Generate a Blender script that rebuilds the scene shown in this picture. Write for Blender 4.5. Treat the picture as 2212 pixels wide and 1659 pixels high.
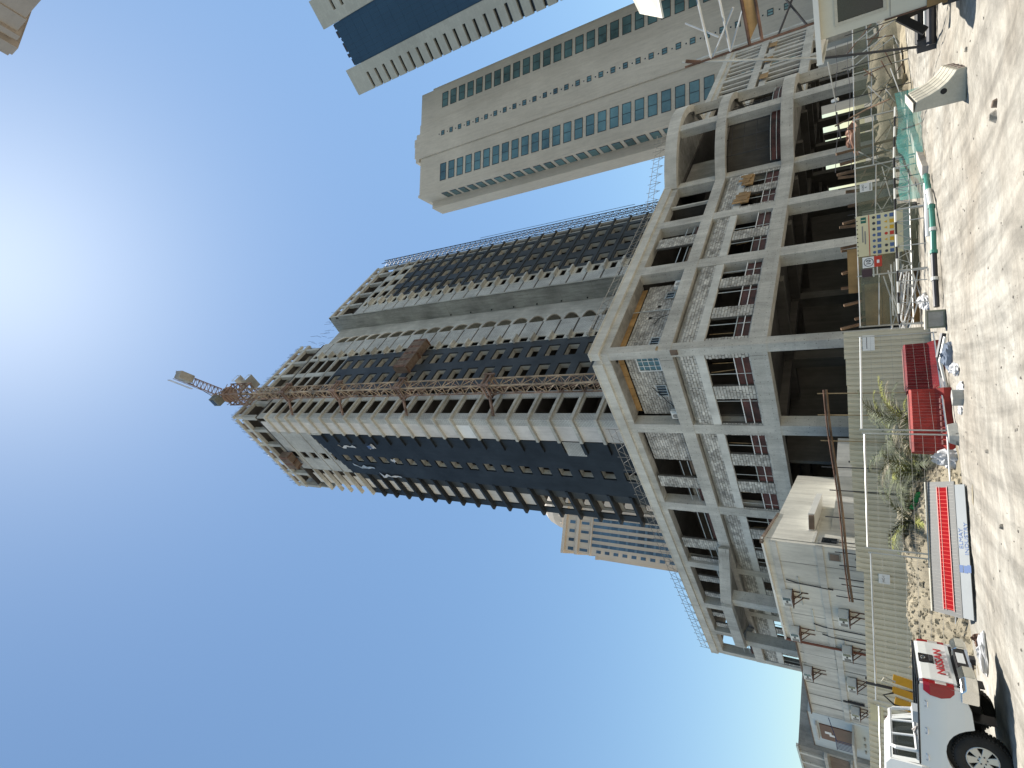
import bpy, math, random
from mathutils import Vector, Matrix
random.seed(7)
R = math.radians
for o in list(bpy.data.objects): bpy.data.objects.remove(o)
sc = bpy.context.scene
C = sc.collection

# ------------------------------------------------------------------ camera, sky, sun, exposure
# World frame: +X and +Y run along the two street fronts of the building site, origin at the photographer's feet.
CAM_Z = 1.7
pitch, roll, az = R(33.392), R(-1.977), R(41.956)
fw = Vector((math.cos(pitch)*math.cos(az), math.cos(pitch)*math.sin(az), math.sin(pitch)))
r0 = Vector((math.sin(az), -math.cos(az), 0)); u0 = r0.cross(fw)
rt = math.cos(roll)*r0 + math.sin(roll)*u0; up = rt.cross(fw)
cd = bpy.data.cameras.new('camera'); cam = bpy.data.objects.new('camera', cd); C.objects.link(cam)
cx, cy, cz = -up, rt, -fw          # the phone was held sideways: sky to the left of the picture
cam.matrix_world = Matrix(((cx.x, cy.x, cz.x, 0), (cx.y, cy.y, cz.y, 0), (cx.z, cy.z, cz.z, CAM_Z), (0, 0, 0, 1)))
cd.sensor_width = 36; cd.lens = 1184.08/2212*36; cd.clip_start = 0.1; cd.clip_end = 9000
sc.camera = cam

SUN_EL, SUN_AZ = 74.5, 1.5
w = bpy.data.worlds.new('World'); sc.world = w; w.use_nodes = True
nt = w.node_tree; bg = nt.nodes['Background']
sky = nt.nodes.new('ShaderNodeTexSky'); sky.sky_type = 'NISHITA'; sky.sun_disc = False
sky.sun_elevation = R(SUN_EL); sky.sun_rotation = R(90-SUN_AZ)
sky.air_density = 1.3; sky.dust_density = 0.36; sky.ozone_density = 2.5; sky.altitude = 0
tint = nt.nodes.new('ShaderNodeVectorMath'); tint.operation = 'MULTIPLY'; tint.inputs[1].default_value = (.90, 1.0, 1.0)   # even colour balance of the whole sky
nt.links.new(sky.outputs[0], tint.inputs[0]); nt.links.new(tint.outputs[0], bg.inputs[0]); bg.inputs[1].default_value = 0.07
sd = bpy.data.lights.new('sun', 'SUN'); sd.energy = 4.2; sd.angle = R(0.53); sd.color = (1, .95, .87)
so = bpy.data.objects.new('sun', sd); C.objects.link(so)
dv = Vector((math.cos(R(SUN_EL))*math.cos(R(SUN_AZ)), math.cos(R(SUN_EL))*math.sin(R(SUN_AZ)), math.sin(R(SUN_EL))))
so.rotation_euler = dv.to_track_quat('Z', 'Y').to_euler(); so.location = (0, 0, 60)
sc.view_settings.view_transform = 'Standard'; sc.view_settings.look = 'None'
sc.view_settings.gamma = 1; sc.view_settings.use_curve_mapping = False
sc.view_settings.exposure = 1.12
sc.render.engine = 'CYCLES'

# ------------------------------------------------------------------ materials
MATS = {}
def mat(name, col, rough=.85, spec=.3, metal=0, var=.12, scale=2.0, bump=.15, streak=0.0, fine=0.0, col2=None, brick=None, alpha=None, trans=0, speck=0, island=0, tie=0):
    if name in MATS: return MATS[name]
    m = bpy.data.materials.new(name); m.use_nodes = True; n = m.node_tree; L = n.links.new
    b = n.nodes['Principled BSDF']; N = n.nodes.new
    b.inputs['Roughness'].default_value = rough; b.inputs['Metallic'].default_value = metal
    b.inputs['Specular IOR Level'].default_value = spec
    geo = N('ShaderNodeNewGeometry'); pos = geo.outputs['Position']
    noi = N('ShaderNodeTexNoise'); noi.inputs['Scale'].default_value = scale*.35; noi.inputs['Detail'].default_value = 7; noi.inputs['Roughness'].default_value = .62
    L(pos, noi.inputs['Vector'])
    ramp = N('ShaderNodeMapRange'); ramp.inputs[1].default_value = .3; ramp.inputs[2].default_value = .7
    L(noi.outputs[0], ramp.inputs[0])
    c2 = col2 or tuple(max(0, c*(1-2.2*var)) for c in col); c1 = tuple(min(1, c*(1+var)) for c in col)
    mix = N('ShaderNodeMix'); mix.data_type = 'RGBA'; mix.inputs[6].default_value = (*c2, 1); mix.inputs[7].default_value = (*c1, 1)
    L(ramp.outputs[0], mix.inputs[0]); out = mix.outputs[2]
    hgt = noi.outputs[0]
    if streak:
        mp = N('ShaderNodeMapping'); mp.inputs['Scale'].default_value = (1.5, 1.5, .16); L(pos, mp.inputs[0])
        n2 = N('ShaderNodeTexNoise'); n2.inputs['Scale'].default_value = 1.3; n2.inputs['Detail'].default_value = 6; n2.inputs['Roughness'].default_value = .7; L(mp.outputs[0], n2.inputs['Vector'])
        mr = N('ShaderNodeMapRange'); mr.inputs[1].default_value = .42; mr.inputs[2].default_value = .68; mr.inputs[3].default_value = 1; mr.inputs[4].default_value = 1-streak; L(n2.outputs[0], mr.inputs[0])
        mx = N('ShaderNodeVectorMath'); mx.operation = 'SCALE'; L(out, mx.inputs[0]); L(mr.outputs[0], mx.inputs['Scale']); out = mx.outputs[0]
    if fine:
        n3 = N('ShaderNodeTexNoise'); n3.inputs['Scale'].default_value = scale*9; n3.inputs['Detail'].default_value = 5; n3.inputs['Roughness'].default_value = .75; L(pos, n3.inputs['Vector'])
        mr = N('ShaderNodeMapRange'); mr.inputs[1].default_value = .35; mr.inputs[2].default_value = .65; mr.inputs[3].default_value = 1-fine; mr.inputs[4].default_value = 1+fine*.6; L(n3.outputs[0], mr.inputs[0])
        mx = N('ShaderNodeVectorMath'); mx.operation = 'SCALE'; L(out, mx.inputs[0]); L(mr.outputs[0], mx.inputs['Scale']); out = mx.outputs[0]
        hgt = n3.outputs[0]
    if speck:
        vo = N('ShaderNodeTexVoronoi'); vo.inputs['Scale'].default_value = 1.6; L(pos, vo.inputs['Vector'])
        mr = N('ShaderNodeMapRange'); mr.inputs[1].default_value = .0; mr.inputs[2].default_value = .13; mr.inputs[3].default_value = 1-speck; mr.inputs[4].default_value = 1; L(vo.outputs['Distance'], mr.inputs[0])
        mx = N('ShaderNodeVectorMath'); mx.operation = 'SCALE'; L(out, mx.inputs[0]); L(mr.outputs[0], mx.inputs['Scale']); out = mx.outputs[0]
    if tie:        # tie holes and pinholes of the formwork
        sx = N('ShaderNodeSeparateXYZ'); L(pos, sx.inputs[0]); ad = N('ShaderNodeMath'); ad.operation = 'ADD'; L(sx.outputs[0], ad.inputs[0]); L(sx.outputs[1], ad.inputs[1])
        cb = N('ShaderNodeCombineXYZ'); L(ad.outputs[0], cb.inputs[0]); L(sx.outputs[2], cb.inputs[1])
        vo = N('ShaderNodeTexVoronoi'); vo.voronoi_dimensions = '2D'; vo.inputs['Scale'].default_value = 1.7; vo.inputs['Randomness'].default_value = .55; L(cb.outputs[0], vo.inputs['Vector'])
        mr = N('ShaderNodeMapRange'); mr.inputs[1].default_value = .035; mr.inputs[2].default_value = .07; mr.inputs[3].default_value = .45; mr.inputs[4].default_value = 1; L(vo.outputs['Distance'], mr.inputs[0])
        mx = N('ShaderNodeVectorMath'); mx.operation = 'SCALE'; L(out, mx.inputs[0]); L(mr.outputs[0], mx.inputs['Scale']); out = mx.outputs[0]
    if island:     # each stone or block has its own tone
        mr = N('ShaderNodeMapRange'); mr.inputs[3].default_value = 1-island; mr.inputs[4].default_value = 1.06; L(geo.outputs['Random Per Island'], mr.inputs[0])
        oi = N('ShaderNodeObjectInfo'); m2 = N('ShaderNodeMapRange'); m2.inputs[3].default_value = 1-island*.5; m2.inputs[4].default_value = 1.04; L(oi.outputs['Random'], m2.inputs[0])
        mu = N('ShaderNodeMath'); mu.operation = 'MULTIPLY'; L(mr.outputs[0], mu.inputs[0]); L(m2.outputs[0], mu.inputs[1])
        mx = N('ShaderNodeVectorMath'); mx.operation = 'SCALE'; L(out, mx.inputs[0]); L(mu.outputs[0], mx.inputs['Scale']); out = mx.outputs[0]
    if brick:
        bw, bh, mort, dark = brick     # courses on the walls: coordinate along the wall = x+y, up = z
        sx = N('ShaderNodeSeparateXYZ'); L(pos, sx.inputs[0])
        ad = N('ShaderNodeMath'); ad.operation = 'ADD'; L(sx.outputs[0], ad.inputs[0]); L(sx.outputs[1], ad.inputs[1])
        cb = N('ShaderNodeCombineXYZ'); L(ad.outputs[0], cb.inputs[0]); L(sx.outputs[2], cb.inputs[1])
        bt = N('ShaderNodeTexBrick'); bt.inputs['Scale'].default_value = 1; bt.inputs['Brick Width'].default_value = bw; bt.inputs['Row Height'].default_value = bh
        bt.inputs['Mortar Size'].default_value = mort; bt.inputs['Mortar Smooth'].default_value = .2
        bt.inputs['Color1'].default_value = (1, 1, 1, 1); bt.inputs['Color2'].default_value = (.90, .90, .90, 1); bt.inputs['Mortar'].default_value = (dark, dark, dark, 1)
        L(cb.outputs[0], bt.inputs[0])
        mm = N('ShaderNodeVectorMath'); mm.operation = 'MULTIPLY'; L(out, mm.inputs[0]); L(bt.outputs[0], mm.inputs[1]); out = mm.outputs[0]
    L(out, b.inputs['Base Color'])
    if bump:
        bp = N('ShaderNodeBump'); bp.inputs['Strength'].default_value = bump; bp.inputs['Distance'].default_value = .05; L(hgt, bp.inputs['Height']); L(bp.outputs[0], b.inputs['Normal'])
    if alpha is not None:
        # woven cloth: the threads cover this share of the surface
        b.inputs['Alpha'].default_value = alpha
    if trans: b.inputs['Transmission Weight'].default_value = trans
    MATS[name] = m; return m

conc = mat('concrete', (.535, .525, .475), var=.13, scale=1.1, streak=.25, fine=.12, bump=.25, brick=(2.44, .61, .006, .80), tie=1)
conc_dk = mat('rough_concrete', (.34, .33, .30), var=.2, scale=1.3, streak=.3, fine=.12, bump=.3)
conc_lt = mat('light_concrete', (.57, .56, .505), var=.12, scale=1.2, streak=.18, fine=.08)
lint = mat('lintel_concrete', (.59, .59, .545), var=.12, scale=1.6, streak=.15, fine=.08)
block = mat('concrete_block', (.64, .625, .57), island=.42, var=.22, scale=3.5, fine=.15, bump=.4)
block2 = mat('old_concrete_block', (.52, .50, .455), island=.35, var=.22, scale=3.5, fine=.15, bump=.4)
mortar = mat('mortar', (.11, .105, .095), var=.2, scale=4, fine=.2)
cave = mat('shade_toned_concrete', (.085, .08, .072), var=.2, scale=.8, streak=.3)  # concrete toned near black: the shade of the podium interior is in the colour
twr = mat('tower_concrete', (.46, .465, .43), var=.16, scale=.5, streak=.32, fine=.1)
twr_lt = mat('tower_slab_edge', (.51, .505, .455), var=.15, scale=.6, streak=.25, fine=.08)
twr_blk = mat('tower_blockwork', (.50, .505, .475), var=.15, scale=.6, streak=.15, brick=(.42, .21, .018, .45))
render_w = mat('white_render', (.60, .575, .54), var=.1, scale=.9, streak=.15)
membrane = mat('bitumen_membrane', (.046, .052, .056), rough=.6, var=.25, scale=.5, streak=.2, fine=.1)
membrane_l = mat('black_membrane', (.019, .025, .031), rough=.6, var=.3, scale=.5, streak=.25, fine=.12)
recess_m = mat('recess_concrete', (.21, .22, .195), var=.2, scale=.4, streak=.35)  # darker than the tower concrete, with the shade of the recess in its colour
shear = mat('shear_wall', (.40, .405, .36), var=.2, scale=.35, streak=.35, fine=.08)
ply = mat('plywood', (.36, .22, .09), var=.22, scale=2.2, streak=.25, rough=.6)
brown = mat('formwork_brown', (.19, .14, .105), var=.25, scale=2, streak=.3)
redply = mat('red_film_plywood', (.085, .03, .025), var=.4, scale=2.5, fine=.2, rough=.6)
timber = mat('timber', (.34, .25, .14), var=.3, scale=3, fine=.2)
timber_dk = mat('old_timber', (.22, .14, .085), var=.35, scale=3, fine=.2)
galv = mat('galvanised_steel', (.50, .50, .47), rough=.45, metal=.6, var=.15, scale=3, bump=0)
steel_w = mat('white_paint_steel', (.75, .75, .73), rough=.45, var=.06, bump=0)
steel_dk = mat('dark_steel', (.06, .06, .065), rough=.5, metal=.4, var=.2, bump=0)
rust = mat('rusty_steel', (.17, .095, .065), var=.35, scale=5, fine=.2)
crane_m = mat('crane_paint', (.42, .32, .215), var=.3, scale=1.5, fine=.2, rough=.6)
crane_red = mat('rusty_crane_paint', (.27, .185, .145), var=.35, scale=1.5, fine=.2)
beige = mat('beige_cladding', (.54, .495, .415), var=.09, scale=.12, streak=.14, fine=.04)
glass_t = mat('teal_glass', (.09, .18, .19), rough=.12, spec=.8, var=.35, scale=.25, bump=.03)
glass_b = mat('blue_glass', (.026, .062, .105), rough=.3, spec=.5, var=.10, scale=.12, bump=0)
dark_gl = mat('dark_glass', (.012, .016, .02), rough=.12, spec=.6, var=.2, bump=0)
stone_g = mat('grey_stone_cladding', (.42, .43, .385), var=.06, scale=.2, brick=(1.5, .9, .05, .86))
hotel_m = mat('cream_stone', (.60, .52, .43), var=.1, scale=.1, streak=.1)
hotel_gl = mat('hotel_glass', (.07, .13, .19), rough=.2, spec=.6, var=.4, scale=.3, bump=0)
sandm = mat('cream_plaster', (.62, .60, .53), var=.12, scale=.5, streak=.3, fine=.05)
plaster = mat('grey_plaster', (.58, .565, .51), var=.14, scale=.5, streak=.33, fine=.06)
blue_pl = mat('pale_blue_plaster', (.50, .55, .56), var=.06, scale=.5, streak=.1)
corr = mat('corrugated_sheet', (.60, .55, .42), rough=.5, var=.10, scale=.6, streak=.1, bump=0)
ac_w = mat('appliance_white', (.68, .68, .64), rough=.5, var=.08, bump=0)
black = mat('black_plastic', (.012, .012, .013), rough=.5, var=.2, bump=0)
rubber = mat('tyre_rubber', (.028, .027, .025), rough=.85, var=.3, scale=6, fine=.2)
carw = mat('white_car_paint', (.68, .685, .655), rough=.22, spec=.5, var=.02, bump=0)
chrome = mat('chrome', (.75, .75, .73), rough=.12, metal=1, var=.03, bump=0)
alloy = mat('alloy_wheel', (.50, .50, .48), rough=.35, metal=.7, var=.06, bump=0)
redlamp = mat('red_lens', (.30, .004, .008), rough=.12, spec=.6, var=.15, bump=0)
clearl = mat('clear_lens', (.6, .56, .5), rough=.15, spec=.6, var=.05, bump=0)
redpl = mat('red_plastic', (.20, .010, .014), rough=.5, var=.3, scale=3, fine=.15)
redpl2 = mat('dusty_red_plastic', (.34, .035, .026), rough=.65, var=.35, scale=3, fine=.15)
redsign = mat('red_sign_paint', (.24, .003, .006), rough=.75, spec=.05, var=.05, bump=0)
pink = mat('faded_pink_trim', (.62, .30, .26), rough=.6, var=.08, bump=0)
greysign = mat('grey_sign_paint', (.13, .13, .122), rough=.6, var=.07, scale=2, streak=.08)
paper = mat('white_board', (.72, .72, .70), rough=.7, var=.05, bump=0)
yelsign = mat('cream_sign', (.62, .56, .36), rough=.6, var=.07, bump=0)
blueink = mat('blue_print', (.08, .13, .26), rough=.7, var=.1, bump=0)
yellowp = mat('yellow_print', (.62, .36, .03), rough=.7, var=.1, bump=0)
redink = mat('red_print', (.5, .05, .03), rough=.7, var=.1, bump=0)
darkink = mat('dark_print', (.05, .05, .06), rough=.7, var=.1, bump=0)
redletter = mat('red_lettering', (.42, .03, .035), rough=.5, var=.05, bump=0)
rail_paint = mat('cream_cabin_panel', (.56, .54, .45), rough=.55, var=.05, scale=1, streak=.08)
cave_t = mat('shade_toned_room', (.07, .065, .06), var=.3, scale=.5)  # shade of the tower rooms is put into this dark colour
net_g = mat('green_shade_net', (.19, .205, .14), var=.25, scale=1.5, streak=.2, alpha=.62)
net_t = mat('teal_safety_net', (.03, .19, .165), var=.3, scale=2.5, alpha=.55)
teal_p = mat('teal_pipe', (.07, .27, .21), rough=.45, var=.3, scale=3, bump=0)
white_p = mat('white_pvc', (.68, .67, .62), rough=.4, var=.04, bump=0)
cloth = mat('white_plastic_sheet', (.50, .50, .50), rough=.5, var=.06, scale=6, bump=.5)
sack = mat('grey_blue_sack', (.16, .19, .24), var=.2, scale=5)
yel_paint = mat('yellow_machine_paint', (.62, .32, .02), rough=.45, var=.15, bump=0)
frond_m = mat('dusty_palm_leaf', (.12, .135, .075), rough=.7, var=.35, scale=4)
frond_y = mat('yellow_palm_leaf', (.26, .27, .07), rough=.7, var=.3, scale=4)
frond_d = mat('dry_palm_leaf', (.30, .27, .19), rough=.8, var=.3, scale=4)
rubble = mat('limestone_rubble', (.40, .345, .24), island=.3, var=.2, scale=5, fine=.25, bump=.5)
rock_m = mat('grey_stone', (.33, .30, .25), var=.3, scale=6, fine=.3, bump=.6)
pale_c = mat('pale_precast', (.50, .47, .385), var=.1, scale=2.5, streak=.12, fine=.08)
kerb_m = mat('kerb_concrete', (.55, .50, .43), var=.12, scale=2.5, fine=.1)
orange_t = mat('orange_tarpaulin', (.30, .15, .09), rough=.6, var=.2)
greenrag = mat('bright_green_board', (.03, .45, .12), rough=.6, var=.1)
door_m = mat('brown_door', (.13, .055, .03), rough=.5, var=.12, bump=0)
navy = mat('navy_paint', (.05, .06, .12), rough=.5, var=.1, bump=0)
brownp = mat('brown_drainpipe', (.22, .08, .05), rough=.6, var=.15, bump=0)
tile_m = mat('corner_tower_stone', (.36, .31, .26), var=.1, scale=.3, streak=.1)

# ------------------------------------------------------------------ mesh helpers
ORG = {}
def put(o, parent=None, label=None, cat=None, group=None, kind=None):
    if parent is not None: o.parent = parent
    if label: o['label'] = label
    if cat: o['category'] = cat
    if group: o['group'] = group
    if kind: o['kind'] = kind
    return o
def thing(name, loc, label, cat, rz=0, group=None):
    o = bpy.data.objects.new(name, None); C.objects.link(o); o.location = loc; o.rotation_euler = (0, 0, rz); o.empty_display_size = .2
    ORG[o] = Vector(loc); return put(o, None, label, cat, group)
class MB:
    def __init__(s): s.v = []; s.f = []; s.sm = False
    def add(s, vs, fs):
        n = len(s.v); s.v += [tuple(p) for p in vs]; s.f += [tuple(i+n for i in f) for f in fs]; return s
    def hexa(s, p):   # 8 points: bottom 4, top 4
        return s.add(p, [(3, 2, 1, 0), (4, 5, 6, 7), (0, 1, 5, 4), (1, 2, 6, 5), (2, 3, 7, 6), (3, 0, 4, 7)])
    def box(s, x0, x1, y0, y1, z0, z1):
        x0, x1 = sorted((x0, x1)); y0, y1 = sorted((y0, y1)); z0, z1 = sorted((z0, z1))
        return s.hexa([(x0, y0, z0), (x1, y0, z0), (x1, y1, z0), (x0, y1, z0), (x0, y0, z1), (x1, y0, z1), (x1, y1, z1), (x0, y1, z1)])
    def bar(s, p, q, a, b=None):   # rectangular bar between two points
        p, q = Vector(p), Vector(q); b = b or a; d = (q-p).normalized()
        r = d.cross(Vector((0, 0, 1)));
        if r.length < .02: r = Vector((1, 0, 0))
        r.normalize(); t = d.cross(r).normalized()
        c = [(-1, -1), (1, -1), (1, 1), (-1, 1)]
        return s.hexa([p + r*i*a/2 + t*j*b/2 for i, j in c] + [q + r*i*a/2 + t*j*b/2 for i, j in c])
    def tube(s, pts, r, n=8, r2=None, closed=False):
        pts = [Vector(p) for p in pts]; rings = []; N0 = len(pts)
        for i, p in enumerate(pts):
            a = pts[max(0, i-1)] if not closed else pts[i-1]; b = pts[min(N0-1, i+1)] if not closed else pts[(i+1) % N0]
            d = (b-a).normalized(); x = d.cross(Vector((0, 0, 1)))
            if x.length < .05: x = d.cross(Vector((0, 1, 0)))
            x.normalize(); y = d.cross(x); rr = r if r2 is None else r+(r2-r)*i/max(1, N0-1)
            rings.append([p + x*math.cos(2*math.pi*k/n)*rr + y*math.sin(2*math.pi*k/n)*rr for k in range(n)])
        vs = [q for g in rings for q in g]; fs = []
        for i in range(N0 if closed else N0-1):
            j = (i+1) % N0
            for k in range(n): fs.append((i*n+k, i*n+(k+1) % n, j*n+(k+1) % n, j*n+k))
        if not closed: fs += [tuple(range(n-1, -1, -1)), tuple((N0-1)*n+k for k in range(n))]
        return s.add(vs, fs)
    def prism(s, poly, z0, z1):   # vertical prism of a plan polygon
        n = len(poly); vs = [(x, y, z0) for x, y in poly]+[(x, y, z1) for x, y in poly]
        fs = [tuple(range(n-1, -1, -1)), tuple(range(n, 2*n))]+[(i, (i+1) % n, n+(i+1) % n, n+i) for i in range(n)]
        return s.add(vs, fs)
    def extr(s, poly, fn0, fn1):  # prism between two placed copies of a profile
        n = len(poly); vs = [fn0(*p) for p in poly]+[fn1(*p) for p in poly]
        fs = [tuple(range(n-1, -1, -1)), tuple(range(n, 2*n))]+[(i, (i+1) % n, n+(i+1) % n, n+i) for i in range(n)]
        return s.add(vs, fs)
    def lathe(s, prof, c, ax='y', n=24):
        vs = []; m = len(prof); c = Vector(c)
        for k in range(n):
            a = 2*math.pi*k/n
            for (rr, h) in prof:
                if ax == 'y': vs.append(c+Vector((rr*math.cos(a), h, rr*math.sin(a))))
                elif ax == 'z': vs.append(c+Vector((rr*math.cos(a), rr*math.sin(a), h)))
                else: vs.append(c+Vector((h, rr*math.cos(a), rr*math.sin(a))))
        fs = []
        for k in range(n):
            k2 = (k+1) % n
            for i in range(m-1): fs.append((k*m+i, k2*m+i, k2*m+i+1, k*m+i+1))
        return s.add(vs, fs)
    def build(s, name, m, parent=None, label=None, cat=None, group=None, kind=None, local=False, smooth=False, bevel=0, org=None):
        me = bpy.data.meshes.new(name); top = parent
        while top is not None and top.parent is not None: top = top.parent
        o0 = Vector((0, 0, 0)) if (local or top is None) else ORG.get(top, Vector((0, 0, 0)))
        if org is not None: o0 = Vector(org)
        me.from_pydata([(a-o0.x, b-o0.y, c-o0.z) for a, b, c in s.v], [], s.f)
        if smooth or s.sm: me.shade_smooth()
        me.materials.append(m); o = bpy.data.objects.new(name, me); C.objects.link(o)
        if org is not None: o.location = o0
        import bmesh
        bm = bmesh.new(); bm.from_mesh(me); bmesh.ops.recalc_face_normals(bm, faces=bm.faces); bm.to_mesh(me); bm.free()
        if bevel:
            bv = o.modifiers.new('bevel', 'BEVEL'); bv.width = bevel; bv.segments = 2; bv.limit_method = 'ANGLE'
        return put(o, parent, label, cat, group, kind)
def box(name, m, parent, x0, x1, y0, y1, z0, z1, **k): return MB().box(x0, x1, y0, y1, z0, z1).build(name, m, parent, **k)
def copy_tree(o, parent=None):
    c = o.copy(); C.objects.link(c)
    if parent is not None: c.parent = parent
    for ch in list(o.children): copy_tree(ch, c)
    return c
def pol(azd, r, z=0.0): return (r*math.cos(R(azd)), r*math.sin(R(azd)), z)
def holes(u0, u1, z0, z1, hs):
    """rectangles left of a wall once the openings hs=(ua,ub,za,zb) are cut out"""
    us = sorted({u0, u1, *[min(max(h[0], u0), u1) for h in hs], *[min(max(h[1], u0), u1) for h in hs]}); out = []
    for a, b in zip(us, us[1:]):
        mid = (a+b)/2; zz = z0
        for h in sorted([h for h in hs if h[0] < mid < h[1]], key=lambda h: h[2]):
            if h[2] > zz: out.append((a, b, zz, h[2]))
            zz = max(zz, h[3])
        if zz < z1: out.append((a, b, zz, z1))
    return out
_txt = []
def text_mesh(name, body, size, m, parent, M, label=None, depth=.002, bold=0.0):
    cu = bpy.data.curves.new(name, 'FONT'); cu.body = body; cu.size = size; cu.extrude = depth; cu.align_x = 'CENTER'; cu.align_y = 'CENTER'; cu.offset = bold; cu.resolution_u = 3
    t = bpy.data.objects.new(name, cu); C.objects.link(t); bpy.context.view_layer.update()
    me = bpy.data.meshes.new_from_object(t.evaluated_get(bpy.context.evaluated_depsgraph_get()))
    bpy.data.objects.remove(t); me.materials.clear(); me.materials.append(m)
    o = bpy.data.objects.new(name, me); C.objects.link(o); o.parent = parent
    top = parent
    while top is not None and top.parent is not None: top = top.parent
    o.matrix_local = M
    if label: o['label'] = label
    return o
def basis(origin, xdir, ydir):
    x = Vector(xdir).normalized(); y = Vector(ydir).normalized(); z = x.cross(y)
    return Matrix(((x.x, y.x, z.x, origin[0]), (x.y, y.y, z.y, origin[1]), (x.z, y.z, z.z, origin[2]), (0, 0, 0, 1)))
# ------------------------------------------------------------------ ground
def ground_material():
    m = bpy.data.materials.new('sandy_road'); m.use_nodes = True; n = m.node_tree; L = n.links.new; N = n.nodes.new
    b = n.nodes['Principled BSDF']; b.inputs['Roughness'].default_value = .95; b.inputs['Specular IOR Level'].default_value = .15
    pos = N('ShaderNodeNewGeometry').outputs['Position']
    def noise(scale, det, src=pos, rough=.6, dist=0):
        t = N('ShaderNodeTexNoise'); t.inputs['Scale'].default_value = scale; t.inputs['Detail'].default_value = det; t.inputs['Roughness'].default_value = rough; t.inputs['Distortion'].default_value = dist
        L(src, t.inputs['Vector']); return t.outputs[0]
    def mr(s, a, b_, c, d):
        t = N('ShaderNodeMapRange'); t.inputs[1].default_value = a; t.inputs[2].default_value = b_; t.inputs[3].default_value = c; t.inputs[4].default_value = d; L(s, t.inputs[0]); return t.outputs[0]
    def mul(a, s):
        t = N('ShaderNodeVectorMath'); t.operation = 'SCALE'; L(a, t.inputs[0]); L(s, t.inputs['Scale']); return t.outputs[0]
    big = noise(.22, 5)
    mix = N('ShaderNodeMix'); mix.data_type = 'RGBA'; mix.inputs[6].default_value = (.305, .272, .222, 1); mix.inputs[7].default_value = (.43, .405, .35, 1); L(mr(big, .35, .62, 0, 1), mix.inputs[0])
    out = mix.outputs[2]
    for ang, sc_, amp, thr in ((-38, (.35, 4.2, 1), .11, .52), (8, (.3, 3.6, 1), .07, .53)):     # old tyre tracks, two directions of travel
        mp = N('ShaderNodeMapping'); mp.inputs['Rotation'].default_value = (0, 0, R(-ang)); L(pos, mp.inputs[0])
        mp2 = N('ShaderNodeMapping'); mp2.inputs['Scale'].default_value = sc_; L(mp.outputs[0], mp2.inputs[0])
        t = noise(.8, 4, mp2.outputs[0], .55, .6); out = mul(out, mr(t, thr-.1, thr+.12, 1.05, 1-amp*1.25))
    for cxy, kr, amp in (((34, -16, 0), 2.6, .24), ((-4, 26, 0), 2.2, .16)):      # broad curved tracks of turning lorries
        sb_ = N('ShaderNodeVectorMath'); sb_.operation = 'SUBTRACT'; L(pos, sb_.inputs[0]); sb_.inputs[1].default_value = cxy
        ln = N('ShaderNodeVectorMath'); ln.operation = 'LENGTH'; L(sb_.outputs[0], ln.inputs[0])
        sp = N('ShaderNodeSeparateXYZ'); L(sb_.outputs[0], sp.inputs[0]); at = N('ShaderNodeMath'); at.operation = 'ARCTAN2'; L(sp.outputs[1], at.inputs[0]); L(sp.outputs[0], at.inputs[1])
        m1 = N('ShaderNodeMath'); m1.operation = 'MULTIPLY'; m1.inputs[1].default_value = kr; L(ln.outputs['Value'], m1.inputs[0])
        m2 = N('ShaderNodeMath'); m2.operation = 'MULTIPLY'; m2.inputs[1].default_value = 5; L(at.outputs[0], m2.inputs[0])
        cb = N('ShaderNodeCombineXYZ'); L(m1.outputs[0], cb.inputs[0]); L(m2.outputs[0], cb.inputs[1])
        t = noise(1.0, 4, cb.outputs[0], .6, .3); out = mul(out, mr(t, .44, .62, 1.04, 1-amp))
    out = mul(out, mr(noise(2.2, 8, rough=.7), .3, .7, .80, 1.08))
    out = mul(out, mr(noise(22, 4, rough=.8), .35, .7, .9, 1.06))
    vo = N('ShaderNodeTexVoronoi'); vo.inputs['Scale'].default_value = 9; L(pos, vo.inputs['Vector'])
    peb = mr(vo.outputs['Distance'], .06, .16, .55, 1.0); gate = mr(noise(1.1, 3), .5, .62, 0, 1)
    pm = N('ShaderNodeMix'); pm.inputs[2].default_value = 1; L(gate, pm.inputs[0]); L(peb, pm.inputs[3]); out = mul(out, pm.outputs[0])
    L(out, b.inputs['Base Color'])
    bp = N('ShaderNodeBump'); bp.inputs['Strength'].default_value = .7; bp.inputs['Distance'].default_value = .04; L(noise(6, 9, rough=.75), bp.inputs['Height'])
    bp2 = N('ShaderNodeBump'); bp2.inputs['Strength'].default_value = .5; bp2.inputs['Distance'].default_value = .03; L(noise(34, 4, rough=.8), bp2.inputs['Height']); L(bp.outputs[0], bp2.inputs['Normal'])
    L(bp2.outputs[0], b.inputs['Normal']); return m
from mathutils import noise as mn
def axis(lo, hi, step, far):
    a = [lo+i*step for i in range(int((hi-lo)/step)+1)]
    d = step; l = [a[0]]
    while l[-1] > -far: d *= 1.35; l.append(l[-1]-d)
    d = step; h = [a[-1]]
    while h[-1] < far: d *= 1.35; h.append(h[-1]+d)
    return l[::-1][:-1]+a+h[1:]
xs = axis(1, 30, .085, 4500); ys = axis(1, 21, .085, 4500)
def gz(x, y):
    d = math.hypot(x-12, y-9)
    k = max(0, min(1, (30-d)/14))
    if k <= 0: return 0
    z = .05*mn.noise((x*.5, y*.5, 0))+.022*mn.noise((x*1.9, y*1.9, 3))+.012*mn.noise((x*6, y*6, 5))
    q = (x*.62+y*.78); t = (x*.78-y*.62)
    z += .014*math.sin(t*4.2+1.5*mn.noise((x*.3, y*.3, 9)))*(.5+.5*mn.noise((x*.25, y*.25, 4)))
    return z*k-.01
gv = [(x, y, gz(x, y)) for y in ys for x in xs]; nx = len(xs)
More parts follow.
